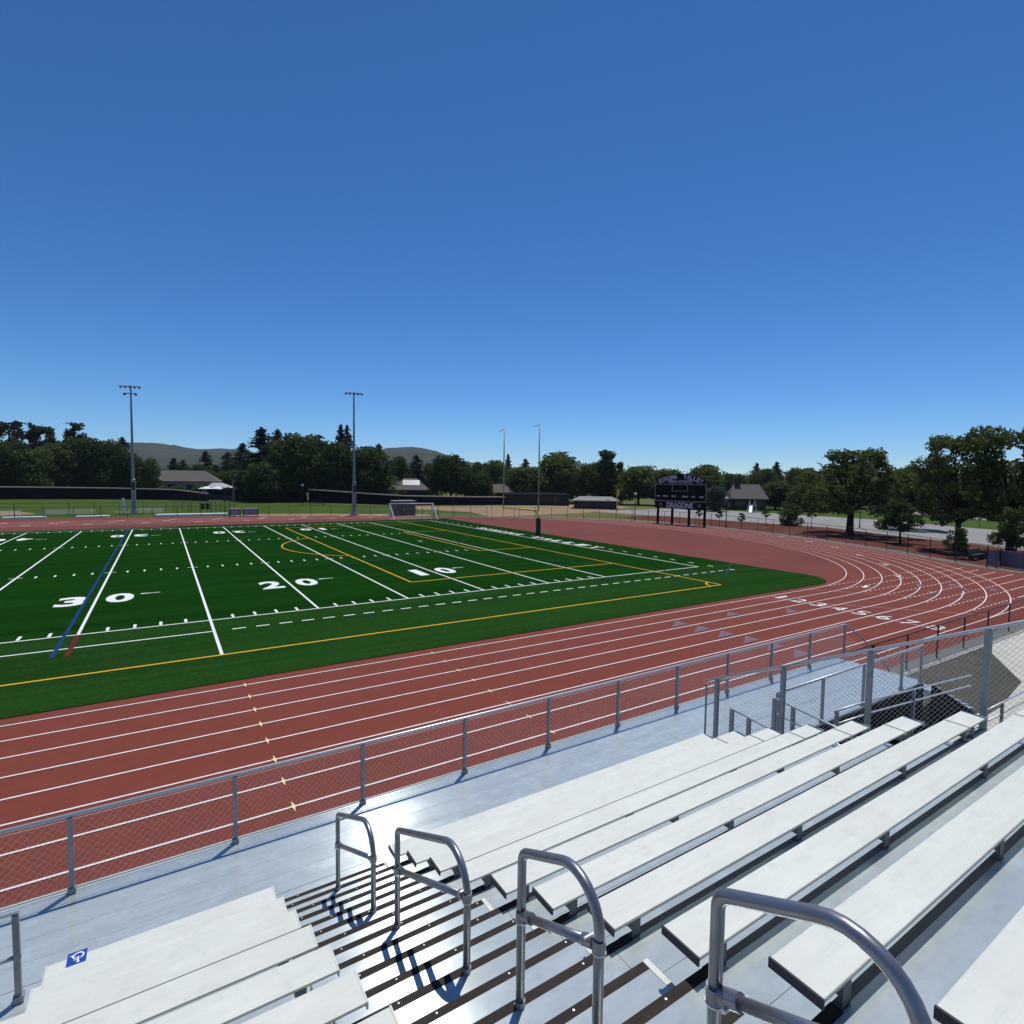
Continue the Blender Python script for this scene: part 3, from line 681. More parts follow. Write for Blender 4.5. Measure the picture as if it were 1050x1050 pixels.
# screened walls of the ball field
def screen_wall(name, label, pts, h, cap=True, m='winds'):
    t = thing(name, label, 'fence', (pts[len(pts)//2][0], pts[len(pts)//2][1], 0))
    g = MB(); c = MB()
    for i, ((x0, y0), (x1, y1)) in enumerate(zip(pts[:-1], pts[1:])):
        d = Vector((x1-x0, y1-y0, 0)).normalized()*.06; h0, h1 = (h if not isinstance(h, list) else h[i]), (h if not isinstance(h, list) else h[i+1])
        n = Vector((-d.y, d.x, 0)).normalized()*.08
        q = [Vector((x0, y0, 0))-n, Vector((x1, y1, 0))-n, Vector((x1, y1, 0))+n, Vector((x0, y0, 0))+n]
        for zt, zb_, mb in ((0, 1, g),):
            vs = [(p.x, p.y, 0) for p in q]+[(q[0].x, q[0].y, h0), (q[1].x, q[1].y, h1), (q[2].x, q[2].y, h1), (q[3].x, q[3].y, h0)]
            mb.add(vs, [(0,3,2,1),(4,5,6,7),(0,1,5,4),(1,2,6,5),(2,3,7,6),(3,0,4,7)])
        if cap: c.tube([(x0, y0, h0+.16), (x1, y1, h1+.16)], .17, 6)
    g.build('screen', M[m], t)
    if cap: c.build('cap_tube', M['tancap'], t)
    return t
screen_wall('outfield_wall', 'long black screened outfield wall with tan cap below the left trees', [(-130, 149), (-85, 147), (-58, 144.5), (-44, 141.5), (-31, 135), (-24, 127)], [2.9, 2.8, 2.7, 2.6, 2.4, 1.6])
screen_wall('windscreen_fence', 'dark navy windscreen fence under the big dark tree clump', [(-24, 134), (-3, 121)], 2.6, cap=False, m='navyscreen')
screen_wall('outfield_wall', 'black outfield wall with tan cap running behind the soccer goal', [(-3.5, 113), (2, 107.5), (7.5, 101), (14, 94.5), (30, 90), (46, 88.5)], [3.0, 2.7, 2.3, 2.0, 1.8, 1.7])
# ------------------------------------------------------------------ flood light poles
def light_pole(x, y, h, label, lower):
    t = thing('light_pole', label, 'light pole', (x, y, 0), 'floodlight poles beyond the far straight')
    g = MB(); g.tube([(x, y, 0), (x, y, 5.5), (x, y, 5.6), (x, y, h)], [.34, .31, .22, .11], 14); o = g.build('pole', M['galv'], t); smooth_by_angle(o)
    g = MB(); g.box(x-.42, x+.42, y-.42, y+.42, 0, .55); g.build('base', M['concrete'], t)
    g = MB(); g.box(x-.25, x+.25, y-.62, y-.2, 3.9, 5.0); g.build('control_box', M['navy'], t)
    u = Vector((math.cos(.25), -math.sin(.25), 0)); n = Vector((-u.y, u.x, 0))
    arms = [(h-.15, 1.25, 5)]+([(h-1.25, .75, 2)] if lower else [])
    for zz, hw, nl in arms:
        c = Vector((x, y, zz)); g = MB(); g.bar(c-u*hw, c+u*hw, .12, .12); g.build('crossarm', M['galv'], t)
        for i in range(nl):
            p = c+u*(-hw+2*hw*i/(nl-1)); q = p-n*.35+Vector((0, 0, -.18))
            g = MB(); g.tube([p, p-n*.12+Vector((0, 0, -.05)), q], [.06, .12, .21], 10); g.build('floodlight', M['galv'] if zz > h-.5 else M['navy'], t)
light_pole(-37.47, 79.1, 20.2, 'tall grey floodlight pole at the left with two lower lamps under its crossarm', True)
light_pole(-6.98, 63.5, 20.1, 'tall grey floodlight pole left of the soccer goal with one plain crossarm', False)

# ------------------------------------------------------------------ goalpost
t = thing('goalpost', 'yellow gooseneck football goalpost with dark padded base behind the end line', 'goalpost', (2.5, CY, 0))
g = MB(); g.tube([(2.55, CY, 0), (2.55, CY, 1.95)], .27, 14); g.tube([(2.55, CY, 1.95), (2.55, CY, 1.99)], [.27, .2], 14); o = g.build('base_pad', M['goalpad'], t); smooth_by_angle(o)
g = MB(); g.tube([(2.55, CY, 1.9)]+[(2.55-1.6*(1-math.cos(a)), CY, 2.0+1.05*math.sin(a)) for a in [math.pi/2*i/10 for i in range(11)]]+[(.02, CY, 3.05)], .085, 10); g.build('gooseneck', M['goalyellow'], t, smooth=True)
g = MB(); g.tube([(.02, CY-3.6, 3.05), (.02, CY+3.6, 3.05)], .085, 10); g.build('crossbar', M['goalyellow'], t, smooth=True)
for s in (-1, 1):
    g = MB(); g.tube([(.02, CY+s*3.55, 3.05), (.02, CY+s*3.55, 12.2)], .075, 10); up = g.build('upright', M['goalpale'], t, smooth=True)
    g = MB(); g.bar((.02, CY+s*3.55, 12.15), (-.45, CY+s*3.55+.45, 11.85), .07, .03); g.build('ribbon', M['goalpad'], up)

# ------------------------------------------------------------------ scoreboard
A, B = Vector((29.95, 32.45, 0)), Vector((31.65, 24.4, 0)); u = (B-A).normalized(); nrm = Vector((u.y, -u.x, 0)); nrm = nrm if nrm.x < 0 else -nrm
O = (A+B)/2; WB = (B-A).length
sb = thing('scoreboard', 'black field scoreboard on four posts with arched lettering above', 'scoreboard', O)
P3 = lambda a, b, c=0: tuple(O+u*a+nrm*c+Vector((0, 0, b)))
def slab(mb, a0, a1, b0, b1, c0, c1):
    return mb.add([P3(a0,b0,c0),P3(a1,b0,c0),P3(a1,b0,c1),P3(a0,b0,c1),P3(a0,b1,c0),P3(a1,b1,c0),P3(a1,b1,c1),P3(a0,b1,c1)],
                  [(0,3,2,1),(4,5,6,7),(0,1,5,4),(1,2,6,5),(2,3,7,6),(3,0,4,7)])
hw = WB/2
for a in (-hw+.35, -hw*.33, hw*.33, hw-.35):
    g = MB(); slab(g, a-.14, a+.14, 0, 5.6, -.45, -.17); g.build('post', M['sbblack'], sb)
g = MB(); slab(g, -hw, hw, 3.42, 5.95, -.15, .1); bd = g.build('board', M['sbblack'], sb)
g = MB()
for a0, a1, b0, b1 in ((-hw, hw, 3.40, 3.50), (-hw, hw, 5.87, 5.97), (-hw, -hw+.09, 3.5, 5.87), (hw-.09, hw, 3.5, 5.87)): slab(g, a0, a1, b0, b1, .102, .16)
for a0, a1, b0, b1 in ((-1.25, 1.25, 4.9, 4.97), (-1.25, -1.17, 4.97, 5.87), (1.17, 1.25, 4.97, 5.87)): slab(g, a0, a1, b0, b1, .102, .15)
g.build('frame', M['sbframe'], bd)
for a, ww in ((-3.55, .5), (-2.35, .75), (-.95, .75), (.85, .95), (2.15, .5), (3.4, .6)): g = MB(); slab(g, a-ww/2, a+ww/2, 4.05, 4.27, .102, .115); g.build('caption_strip', M['sbdigit'], bd)
g = MB(); slab(g, -hw, hw, 2.35, 3.36, -.12, .08); lp = g.build('name_panel', M['sbblack'], sb)
g = MB(); add_text(g, 'DRAGONS', .80, lambda a, b, c: P3(a, 2.45+b, .09+c), bold=.03, width=4.2, extrude=.008); g.build('lettering', M['sbtext'], lp)
for a in (-3.1, 3.1):
    g = MB(); g.add([P3(a+.26*math.cos(q)*k, 2.85+.26*math.sin(q)*k, .09) for k in (1, .6) for q in [2*math.pi*i/16 for i in range(16)]], [(i, (i+1) % 16, (i+1) % 16+16, i+16) for i in range(16)]); g.build('round_emblem', M['sbframe'], lp)
# arched sign above: panel and letters follow one circle
RA = 8.6; cz = 7.15-RA
g = MB(); n = 20; top = []; bot = []
for i in range(n+1):
    q = -.47+.94*i/n
    top.append((math.sin(q)*(RA+.36), cz+math.cos(q)*(RA+.36))); bot.append((math.sin(q)*(RA-.56), cz+math.cos(q)*(RA-.56)))
vs = [P3(a, b, c) for c in (-.1, .05) for a, b in top+bot]; m_ = n+1
fs = []
for i in range(n):
    fs += [(i, i+1, m_+i+1, m_+i), (2*m_+i+1, 2*m_+i, 3*m_+i, 3*m_+i+1), (i+1, i, 2*m_+i, 2*m_+i+1), (m_+i, m_+i+1, 3*m_+i+1, 3*m_+i)]
fs += [(0, m_, 3*m_, 2*m_), (n, 2*m_+n, 3*m_+n, m_+n)]
g.add(vs, fs); slab(g, -2.4, 2.4, 5.98, 6.72, -.1, .045); ap = g.build('arched_sign', M['sbblack'], sb)
txt = 'SONOMA'; txt2 = 'VALLEY'
for word, a0 in ((txt, -.405), (txt2, .085)):
    g = MB()
    for i, ch in enumerate(word):
        q = a0+i*.0635
        ez = Vector((math.sin(q), math.cos(q))); ex = Vector((math.cos(q), -math.sin(q))); c0 = ez*(RA-.42)
        add_text(g, ch, .66, lambda a, b, c, c0=c0, ex=ex, ez=ez: P3(c0.x+ex.x*a+ez.x*b, cz+c0.y+ex.y*a+ez.y*b, .06+c), bold=.025, width=.47 if ch != 'M' else .55, extrude=.008)
    g.build('lettering', M['sbtext'], ap)
g = MB(); add_text(g, 'HIGH SCHOOL', .46, lambda a, b, c: P3(a, 6.1+b, .06+c), bold=.02, width=3.9, extrude=.008); g.build('lettering', M['sbtext'], ap)

# ------------------------------------------------------------------ soccer goal
gA, gB = Vector((-4.7, 52.9, 0)), Vector((1.6, 51.3, 0)); gu = (gB-gA).normalized(); gn = Vector((-gu.y, gu.x, 0)); H = 2.44
t = thing('soccer_goal', 'white framed soccer goal at the far corner of the turf', 'soccer goal', (gA+gB)/2)
Z = Vector((0, 0, 1))
for p, nm in ((gA, 'post'), (gB, 'post')):
    g = MB(); g.tube([p, p+Z*H], .06, 8); g.build('post', M['whitepaint'], t, smooth=True)
g = MB(); g.tube([gA+Z*H, gB+Z*H], .06, 8); g.build('crossbar', M['whitepaint'], t, smooth=True)
for p in (gA, gB):
    g = MB(); g.tube([p+Z*H+gu*.0, p+Z*H-gn*.6*-1, p+gn*2.0], .045, 8); g.tube([p, p+gn*2.0], .045, 8); g.build('side_frame', M['whitepaint'], t, smooth=True)
    g = MB(); g.bar(p+Z*H-gu*.05, p-gn*.9+gu*.55+Z*.05, .16, .1); g.build('slanted_stay', M['whitepaint'], t)
g = MB(); g.tube([gA+gn*2, gB+gn*2], .04, 6); g.build('rear_bar', M['whitepaint'], t)
g = MB(); Lg = (gB-gA).length
for i in range(33): s = Lg*i/32; g.tube([gA+gu*s+Z*H, gA+gu*s+gn*2], .0018, 3, False)
for j in range(11): f = j/10; g.tube([gA+Z*H*(1-f)+gn*2*f, gB+Z*H*(1-f)+gn*2*f], .0018, 3, False)
g.build('net', M['wire'], t)

# ------------------------------------------------------------------ far side furniture
t = thing('storage_shed', 'dark navy storage shed with pale flat lid behind the soccer goal', 'shed', (.9, 61.5, 0))
g = MB(); g.box(-1.0, 2.6, 60.6, 62.6, 0, 2.35); g.build('body', M['navy'], t)
g = MB(); g.box(-1.1, 2.7, 60.5, 62.7, 2.353, 2.52); g.build('lid', M['housewall'], t)
g = MB(); g.box(-.3, .6, 60.57, 60.597, .1, 1.9); d_ = g.build('door', M['glass'], t); g = MB(); g.box(.4, .5, 60.54, 60.568, .9, 1.1); g.build('handle', M['galv'], d_)
def low_bleacher(px0, px1, py, label, rows=2):
    a = ground(px0, py); b = ground(px1, py); y = (a.y+b.y)/2; y = 73.3
    a = at_dist(px0, 106.5); b = at_dist(px1, 106.5); d = (b-a).normalized(); n = Vector((-d.y, d.x, 0))
    t = thing('low_bleacher', label, 'bleacher', (a+b)/2, 'low silver bleachers across the field')
    for r in range(rows):
        p, q = a+n*r*.75+Z*(.42+.34*r), b+n*r*.75+Z*(.42+.34*r)
        g = MB(); g.bar(p, q, .3, .05); g.build('seat_plank', M['seat'], t)
        g = MB(); g.bar(p+n*.33-Z*.22, q+n*.33-Z*.22, .28, .05); g.build('footboard', M['seat'], t)
    L_ = (b-a).length; k = max(2, int(L_/2.2))
    for i in range(k+1):
        p = a+d*(L_*i/k*.98+.1); g = MB()
        g.bar(p+Z*.02, p+n*rows*.75+Z*.02, .06, .05); g.bar(p, p+Z*.4, .05, .05); g.bar(p+n*.75*(rows-1), p+n*.75*(rows-1)+Z*(.4+.34*(rows-1)), .05, .05); g.build('leg', M['galv'], t)
low_bleacher(-6, 21, 532, 'low silver bleacher cut by the left edge, across the field')
low_bleacher(43, 98, 531, 'long low silver bleacher left of the flood light pole')
low_bleacher(117, 134, 530, 'short low silver bleacher directly beside the left flood light pole', 1)
low_bleacher(141, 167, 530, 'low silver bleacher right of the left flood light pole')
g = MB(); g.box(-34.5, -24.9, 70.6, 72.4, 0, .34); g.box(-44, -40.2, 71.6, 73.0, 0, .26); g.box(-52, -47.5, 72.2, 73.6, 0, .26); struct(g.build('concrete_pad', M['whitepaint']))
def cart(px0, px1, D, label, hh=1.15):
    a, b = at_dist(px0, D), at_dist(px1, D); d = (b-a).normalized(); n = Vector((-d.y, d.x, 0)); L_ = (b-a).length
    t = thing('equipment_box', label, 'box', (a+b)/2, 'grey equipment boxes by the backstop')
    g = MB(); g.bar(a+d*.1+n*.6+Z*hh*.55, b-d*.1+n*.6+Z*hh*.55, 1.1, hh*.72); g.build('body', M['sbframe'], t)
    for p in (a, b):
        for q in (0, 1.2): g = MB(); g.bar(p+n*q, p+n*q+Z*hh, .14, .14, up=(1, 0, 0)); g.build('leg', M['blackpost'], t)
    g = MB(); g.bar(a+n*.6+Z*(hh+.03), b+n*.6+Z*(hh+.03), 1.35, .08); g.build('lid', M['galv'], t)
cart(235, 246, 95, 'grey equipment box next to the tall mesh backstop')
cart(249, 264, 95, 'wide grey equipment box right of its twin, beside the open grass')
def park_bench(px, D, ww, label, m='blackpost'):
    p = at_dist(px, D); t = thing('bench', label, 'bench', p)
    g = MB(); g.box(p.x-ww/2, p.x+ww/2, p.y-.2, p.y+.2, .42, .48); g.build('seat', M[m], t)
    g = MB(); g.box(p.x-ww/2, p.x+ww/2, p.y+.2, p.y+.25, .55, .9); g.build('backrest', M[m], t)
    for s in (-.42, .42): g = MB(); g.box(p.x+s*ww-.04, p.x+s*ww+.04, p.y-.18, p.y+.2, 0, .418); g.build('leg', M[m], t)
park_bench(325, 128, 3.2, 'small dark bench standing alone on the far grass')
park_bench(1006, 62, 2.6, 'dark bench on the mulch at the right behind the track fence')
def bin_(px, D, label):
    p = at_dist(px, D); t = thing('bin', label, 'bin', p, 'dark bins on the far grass')
    g = MB(); g.tube([(p.x, p.y, 0), (p.x, p.y, .95)], [.3, .34], 12); g.build('drum', M['blackpost'], t); g = MB(); g.tube([(p.x, p.y, .95), (p.x, p.y, 1.05)], [.36, .3], 12); g.build('lid', M['navy'], t)
bin_(207.5, 118, 'left of two dark bins on the far grass'); bin_(212.5, 118, 'right of two dark bins on the far grass')
def lamp(px, D, h, label, mm='blackpost'):
    p = at_dist(px, D); t = thing('street_lamp', label, 'lamp', p, 'slim black path lamps')
    g = MB(); g.tube([(p.x, p.y, 0), (p.x, p.y, .4), (p.x, p.y, h)], [.12, .07, .055], 8); g.build('post', M[mm], t)
    g = MB(); g.tube([(p.x, p.y, h), (p.x, p.y, h+.12), (p.x, p.y, h+.3), (p.x, p.y, h+.36)], [.12, .26, .24, .05], 10); g.build('lamp_head', M['whitepaint'], t)
lamp(651.8, 91, 4.1, 'slim black lamp with white head left of the scoreboard')
lamp(745.8, 84, 3.9, 'slim black lamp with white head right of the scoreboard')
lamp(310, 130, 4.2, 'slim black lamp before the dark tree clump at left')
lamp(883.5, 95, 5.0, 'slim dark lamp pole just right of the large oak trunk')
t = thing('foul_pole', 'short yellow foul pole with side screen standing beside the grey pavilion', 'foul pole', at_dist(633, 118)); p = at_dist(633, 118)
g = MB(); g.tube([p, p+Z*4.6], .09, 8); g.build('pole', M['goalyellow'], t); g = MB(); g.bar(p+Z*3.2+Vector((.28, -.1, 0)), p+Z*4.55+Vector((.28, -.1, 0)), .45, .03); g.build('screen', M['goalyellow'], t)
t = thing('net_pole', 'slim weathered pole standing at the end of the tan capped outfield wall', 'pole', at_dist(239.3, 152)); p = at_dist(239.3, 152)
g = MB(); g.tube([p, p+Z*5.4], [.16, .13], 8); g.build('pole', M['tancap'], t)
t = thing('marker_post', 'short white square post on the grass left of the flood light pole', 'post', at_dist(126, 112)); p = at_dist(126, 112)
g = MB(); g.box(p.x-.2, p.x+.2, p.y-.2, p.y+.2, 0, 2.3); g.build('post', M['whitepaint'], t)
# purple panels at the far right
for i, (pa, pb, lab) in enumerate([((1018.5, 582), (1028.5, 584), 'small purple panel beside the dark bench, left of a gap'), ((1032, 584), (1064, 589.5), 'long purple panel at the right edge by the mulch bed')]):
    a, b = ground(*pa), ground(*pb); a = at_dist(pa[0], 57.5); b = at_dist(pb[0], 56.5)
    t = thing('banner_panel', lab, 'panel', (a+b)/2, 'purple panels behind the track fence')
    g = MB(); g.bar(a+Z*.72, b+Z*.72, .08, 1.25); g.build('panel', M['ppanel'], t)
    for q in (a, b): g = MB(); g.bar(q+Vector((.1, .1, 0)), q+Vector((.1, .1, 1.45)), .08, .08, up=(1, 0, 0)); g.build('post', M['blackpost'], t)

# ------------------------------------------------------------------ houses
def house(name, px, D, wd, dp, hw_, hr, label, roofm, wallm, rot=0, chim=None, hip=.3, cat='house', wins=3, solar=False, ov=.5):
    p = at_dist(px, D); th = math.atan2(p.y-CAM.y, p.x-CAM.x)-math.pi/2+rot
    c, s = math.cos(th), math.sin(th); T = lambda x, y, z: (p.x+c*x-s*y, p.y+s*x+c*y, z)
    t = thing(name, label, cat, p)
    def tb(mb, x0, x1, y0, y1, z0, z1): return mb.add([T(*v) for v in ((x0,y0,z0),(x1,y0,z0),(x1,y1,z0),(x0,y1,z0),(x0,y0,z1),(x1,y0,z1),(x1,y1,z1),(x0,y1,z1))], [(0,3,2,1),(4,5,6,7),(0,1,5,4),(1,2,6,5),(2,3,7,6),(3,0,4,7)])
    w2, d2 = wd/2, dp/2
    tb(MBx := MB(), -w2, w2, -d2, d2, 0, hw_); MBx.build('wall', M[wallm], t)
    g = MB(); a, b = w2+ov, d2+ov; rx = w2*(1-2*hip)
    vs = [T(-a,-b,hw_), T(a,-b,hw_), T(a,b,hw_), T(-a,b,hw_), T(-rx,0,hr), T(rx,0,hr), T(-a,-b,hw_-.22), T(a,-b,hw_-.22), T(a,b,hw_-.22), T(-a,b,hw_-.22)]
    g.add(vs, [(0,1,5,4), (2,3,4,5), (1,2,5), (3,0,4), (6,9,8,7), (0,6,7,1), (1,7,8,2), (2,8,9,3), (3,9,6,0)]); rf = g.build('roof', M[roofm], t)
    if chim is not None: tb(g := MB(), chim-.6, chim+.6, -.5, .5, hw_, hr+.9); tb(g, chim-.68, chim+.68, -.58, .58, hr+.9, hr+1.02); g.build('chimney', M['brick'], rf)
    for i in range(wins):
        x = -w2+wd*(i+.5)/wins; ww = wd/wins*.28
        tb(g := MB(), x-ww-.1, x+ww+.1, -d2-.06, -d2+.02, hw_*.34, hw_*.86); f_ = g.build('window', M['whitepaint'] if wallm != 'darkwall' else M['darkwall'], t)
        tb(g := MB(), x-ww, x+ww, -d2-.085, -d2-.062, hw_*.37, hw_*.83); g.build('pane', M['glass'], f_)
    tb(g := MB(), w2*.55-.5, w2*.55+.5, -d2-.05, -d2+.03, 0, 2.1); g.build('door', M['brick'], t)
    if solar:
        g = MB(); k = (hr-hw_)/(b)
        y0, y1 = -b*.62, -b*.18; z0, z1 = hw_+(b+y0)*k+.1, hw_+(b+y1)*k+.1
        g.add([T(-w2*.3, y0, z0), T(w2*.55, y0, z0), T(w2*.55, y1, z1), T(-w2*.3, y1, z1), T(-w2*.3, y0, z0-.06), T(w2*.55, y0, z0-.06), T(w2*.55, y1, z1-.06), T(-w2*.3, y1, z1-.06)],
              [(0,1,2,3),(4,7,6,5),(0,4,5,1),(1,5,6,2),(2,6,7,3),(3,7,4,0)]); g.build('solar_panel', M['solar'], rf)
    return t
house('house', 189, 196, 19, 9, 4.4, 7.6, 'wide single storey house with brown hip roof and chimney behind the outfield wall at left', 'greyroof', 'housewall', rot=-.15, chim=-9.0, hip=.2, wins=4)
house('house', 419, 166, 11.5, 9, 2.9, 6.2, 'grey roofed house with pale solar panels between the trees behind the soccer goal', 'greyroof', 'darkwall', chim=-2.2, hip=.3, solar=True)
house('house', 765, 142, 7.5, 7, 2.6, 5.9, 'grey roofed house with dark chimney right of the scoreboard', 'greyroof', 'darkwall', rot=.2, chim=-2.0, hip=.12, wins=2)
house('house', 509, 150, 9, 8, 2.8, 5.0, 'brown roofed house half hidden by trees left of the goalpost', 'brownroof', 'darkwall', hip=.2, wins=2)
house('dugout', 551, 138, 15.5, 4, 2.6, 3.2, 'long low dark dugout building behind the goalpost', 'winds', 'darkwall', rot=.1, hip=.05, cat='building', wins=0, ov=.3)
house('pavilion', 611, 127, 9.5, 6, 1.9, 2.7, 'low pale grey roofed pavilion between the goalpost and the scoreboard', 'asphalt', 'darkwall', hip=.12, cat='building', wins=2)
for px, D, rr, lab in ((211, 178, 2.0, 'left one of two white patio umbrellas before the brown roofed house'), (223, 179, 1.8, 'right one of two white patio umbrellas before the brown roofed house')):
    p = at_dist(px, D); t = thing('patio_umbrella', lab, 'umbrella', p, 'white patio umbrellas'); g = MB(); g.tube([p, p+Z*3.0], .05, 6); g.build('pole', M['galv'], t)
    g = MB(); g.add([tuple(p+Vector((rr*math.cos(q), rr*math.sin(q), 2.5))) for q in [math.pi/4*i for i in range(8)]]+[tuple(p+Z*3.15)], [(i, (i+1) % 8, 8) for i in range(8)]); g.build('canopy', M['whitepaint'], t)
p = at_dist(226, 184); t = thing('patio_canopy', 'grey patio canopy roof on posts right of the white umbrellas', 'canopy', p)
g = MB(); g.add([tuple(p+Vector(v)) for v in ((-4, -2, 2.7), (4.0, -2, 2.7), (4.0, 2.5, 2.7), (-4, 2.5, 2.7), (-2.0, .2, 4.1), (.5, .2, 4.1))], [(0,1,5,4), (1,2,5), (2,3,4,5), (3,0,4), (3,2,1,0)]); g.build('roof', M['solar'], t)
for x in (-3.7, 3.7): g = MB(); g.tube([p+Vector((x, -1.8, 0)), p+Vector((x, -1.8, 2.7))], .1, 6); g.build('post', M['galv'], t)
p = at_dist(772, 128); t = thing('play_structure', 'small pale blue and white play structure before the chimneyed house', 'play structure', p)
for q in (-.9, .9): g = MB(); g.tube([p+Vector((q, -.5, 0)), p+Vector((q, 0, 2.6)), p+Vector((q, .6, 0))], .08, 6); g.build('leg', M['whitepaint'], t)
g = MB(); g.bar(p+Vector((-.9, 0, 1.5)), p+Vector((.9, 0, 1.5)), 1.0, .1); g.build('platform', M['solar'], t); g = MB(); g.bar(p+Vector((-.9, -.3, 1.5)), p+Vector((-2.3, -1.2, .1)), .6, .08); g.build('slide', M['whitepaint'], t)

# ------------------------------------------------------------------ hills
prof = [(-400, 476), (-200, 470), (0, 463), (90, 458), (140, 457), (165, 459), (185, 461), (205, 463.5), (230, 463), (255, 465), (290, 474), (380, 467), (395, 462.5), (425, 462), (450, 466), (470, 474), (520, 481), (600, 484), (700, 487), (800, 488), (1050, 490), (1400, 490)]
g = MB(); nx_, ny_ = 150, 14; px_ = np.linspace(-400, 1400, nx_)
ry = np.interp(px_, [p[0] for p in prof], [p[1] for p in prof]); rr_ = np.random.RandomState(3)
vs = []
for j in range(ny_):
    D = 1200+1500*j/(ny_-1)*(1.0)
    for i in range(nx_):
        f_ = math.sin(min(1, j/(ny_-3))*math.pi/2)**1.3; zt = z_at(px_[i], ry[i], 2700)
        vs.append((*at_dist(px_[i], D)[:2], -1+max(0, zt)*f_*(1+.03*rr_.randn()*(j < ny_-4))))
g.add(vs, [(j*nx_+i, j*nx_+i+1, (j+1)*nx_+i+1, (j+1)*nx_+i) for j in range(ny_-1) for i in range(nx_-1)])
struct(g.build('hills', M['hill'], smooth=True))

# ------------------------------------------------------------------ trees
def leaf_mesh(name, pts, out, size, rs, m, squash=.75):
    n = len(pts); nr = rs.randn(n, 3)+out*1.0; nr /= np.linalg.norm(nr, axis=1)[:, None]
    a = np.cross(nr, rs.randn(n, 3)); a /= np.linalg.norm(a, axis=1)[:, None]+1e-9; b = np.cross(nr, a)
    s = (size*(.6+.8*rs.rand(n)))[:, None]*.5 if np.ndim(size) else (size*(.6+.8*rs.rand(n)))[:, None]*.5
    a = a*s; b = b*s*squash
    V = np.stack([pts-a-b*.6, pts+a*.2-b, pts+a+b*.5, pts-a*.3+b], 1).reshape(-1, 3)
    me = bpy.data.meshes.new(name); me.from_pydata(V.tolist(), [], (np.arange(n*4).reshape(n, 4)).tolist()); me.materials.append(m); return me
def broad_variant(seed, h=12., wd=11., lobes=18, nleaf=6500, leaf=.55, lo=.25, trunk_h=.34, gap=.0, limbs=9, tr=.3, lobe_r=(.15, .24)):
    rs = np.random.RandomState(seed); C = []
    for i in range(lobes):
        q = 2.4*i+rs.rand()*.9; zf = lo+.12+(.80-lo)*((i+.5)/lobes)+rs.randn()*.03; zf = min(max(zf, lo+.08), .88)
        prof_ = math.sin(math.pi*min(1, max(.05, (zf-lo+.12)/(1.12-lo))))**.6
        r = wd*.5*prof_*math.sqrt(rs.rand()*.85+.15)*.78
        C.append((r*math.cos(q), r*math.sin(q), zf*h, wd*(lobe_r[0]+(lobe_r[1]-lobe_r[0])*rs.rand())))
    C = np.array(C); k = rs.choice(lobes, nleaf, p=C[:, 3]**2/np.sum(C[:, 3]**2)); d = rs.randn(nleaf, 3); d /= np.linalg.norm(d, axis=1)[:, None]
    rad = C[k, 3]*(.45+.6*rs.rand(nleaf)**.6)
    bumpy = 1+.18*np.sin(d[:, 0]*7+k)*np.cos(d[:, 1]*6+2*k)+.12*np.sin(d[:, 2]*11+k*3)
    P = C[k, :3]+d*(rad*bumpy)[:, None]*np.array([1, 1, .78])
    if gap:
        f = np.sin(P[:, 0]*1.9+seed)+np.sin(P[:, 1]*2.1+seed*2)+np.sin(P[:, 2]*2.3+seed*3); keep = f > -1.2*(1-gap); P = P[keep]; d = d[keep]
    me = leaf_mesh('crown', P, d, leaf, rs, M['leaf'])
    g = MB(); th = trunk_h*h; g.tube([(0, 0, -.1), (.04, 0, .3), (.02, .05, th*.6), (0, 0, th), (.1, .0, th*1.5)], [tr*1.5, tr*1.1, tr*.9, tr*.8, tr*.45], 9)
    for i in range(min(limbs, lobes)):
        c = C[(i*2+1) % lobes]; s0 = Vector((0, 0, th*(.82+.35*rs.rand()))); e = Vector(c[:3]); mid = s0.lerp(e, .5)+Vector((rs.randn()*.25, rs.randn()*.25, .35))
        g.tube([s0, s0.lerp(mid, .55), mid, e], [tr*.5, tr*.4, tr*.27, tr*.08], 6, False)
        for j in range(2):
            e2 = e+Vector((rs.randn(), rs.randn(), rs.randn()*.6))*c[3]*.6; g.tube([mid.lerp(e, .5), e2], [tr*.16, tr*.04], 5, False)
    return me, g
def conifer_variant(seed, h=15., wd=6.5, nleaf=8000, leaf=.36, base=.06, power=.85):
    rs = np.random.RandomState(seed); P = []; D_ = []
    tiers = 34; lean = rs.randn(2)*.25
    for i in range(tiers):
        f = (i+.3)/tiers; z = h*(base+(1-base)*f); rmax = wd*.5*((1-f)**power)*(.72+.5*rs.rand())+.05
        nb = int(6+7*(1-f))
        for b in range(nb):
            q = rs.rand()*6.283; L_ = rmax*(.6+.6*rs.rand()); n = max(5, int(nleaf/tiers/nb*(.35+1.3*(1-f))))
            t_ = rs.rand(n)**.85; sp = .10+.16*(1-f)
            P.append(np.stack([np.cos(q)*L_*t_+rs.randn(n)*sp+lean[0]*f, np.sin(q)*L_*t_+rs.randn(n)*sp+lean[1]*f, z-L_*.32*t_**1.4+.05*h/tiers+rs.randn(n)*sp*.8], 1)); D_.append(np.stack([np.cos(q)*np.ones(n)*.5, np.sin(q)*np.ones(n)*.5, np.ones(n)*.7], 1))
    n = 60; P.append(np.stack([rs.randn(n)*.07+lean[0], rs.randn(n)*.07+lean[1], h*(.93+.08*rs.rand(n))], 1)); D_.append(np.ones((n, 3))*.5)
    P = np.concatenate(P); D_ = np.concatenate(D_); me = leaf_mesh('crown', P, D_, leaf, rs, M['conif'], .6)
    g = MB(); g.tube([(0, 0, -.1), (0, 0, h*.5), (0, 0, h*.93)], [.34, .2, .03], 8); return me, g
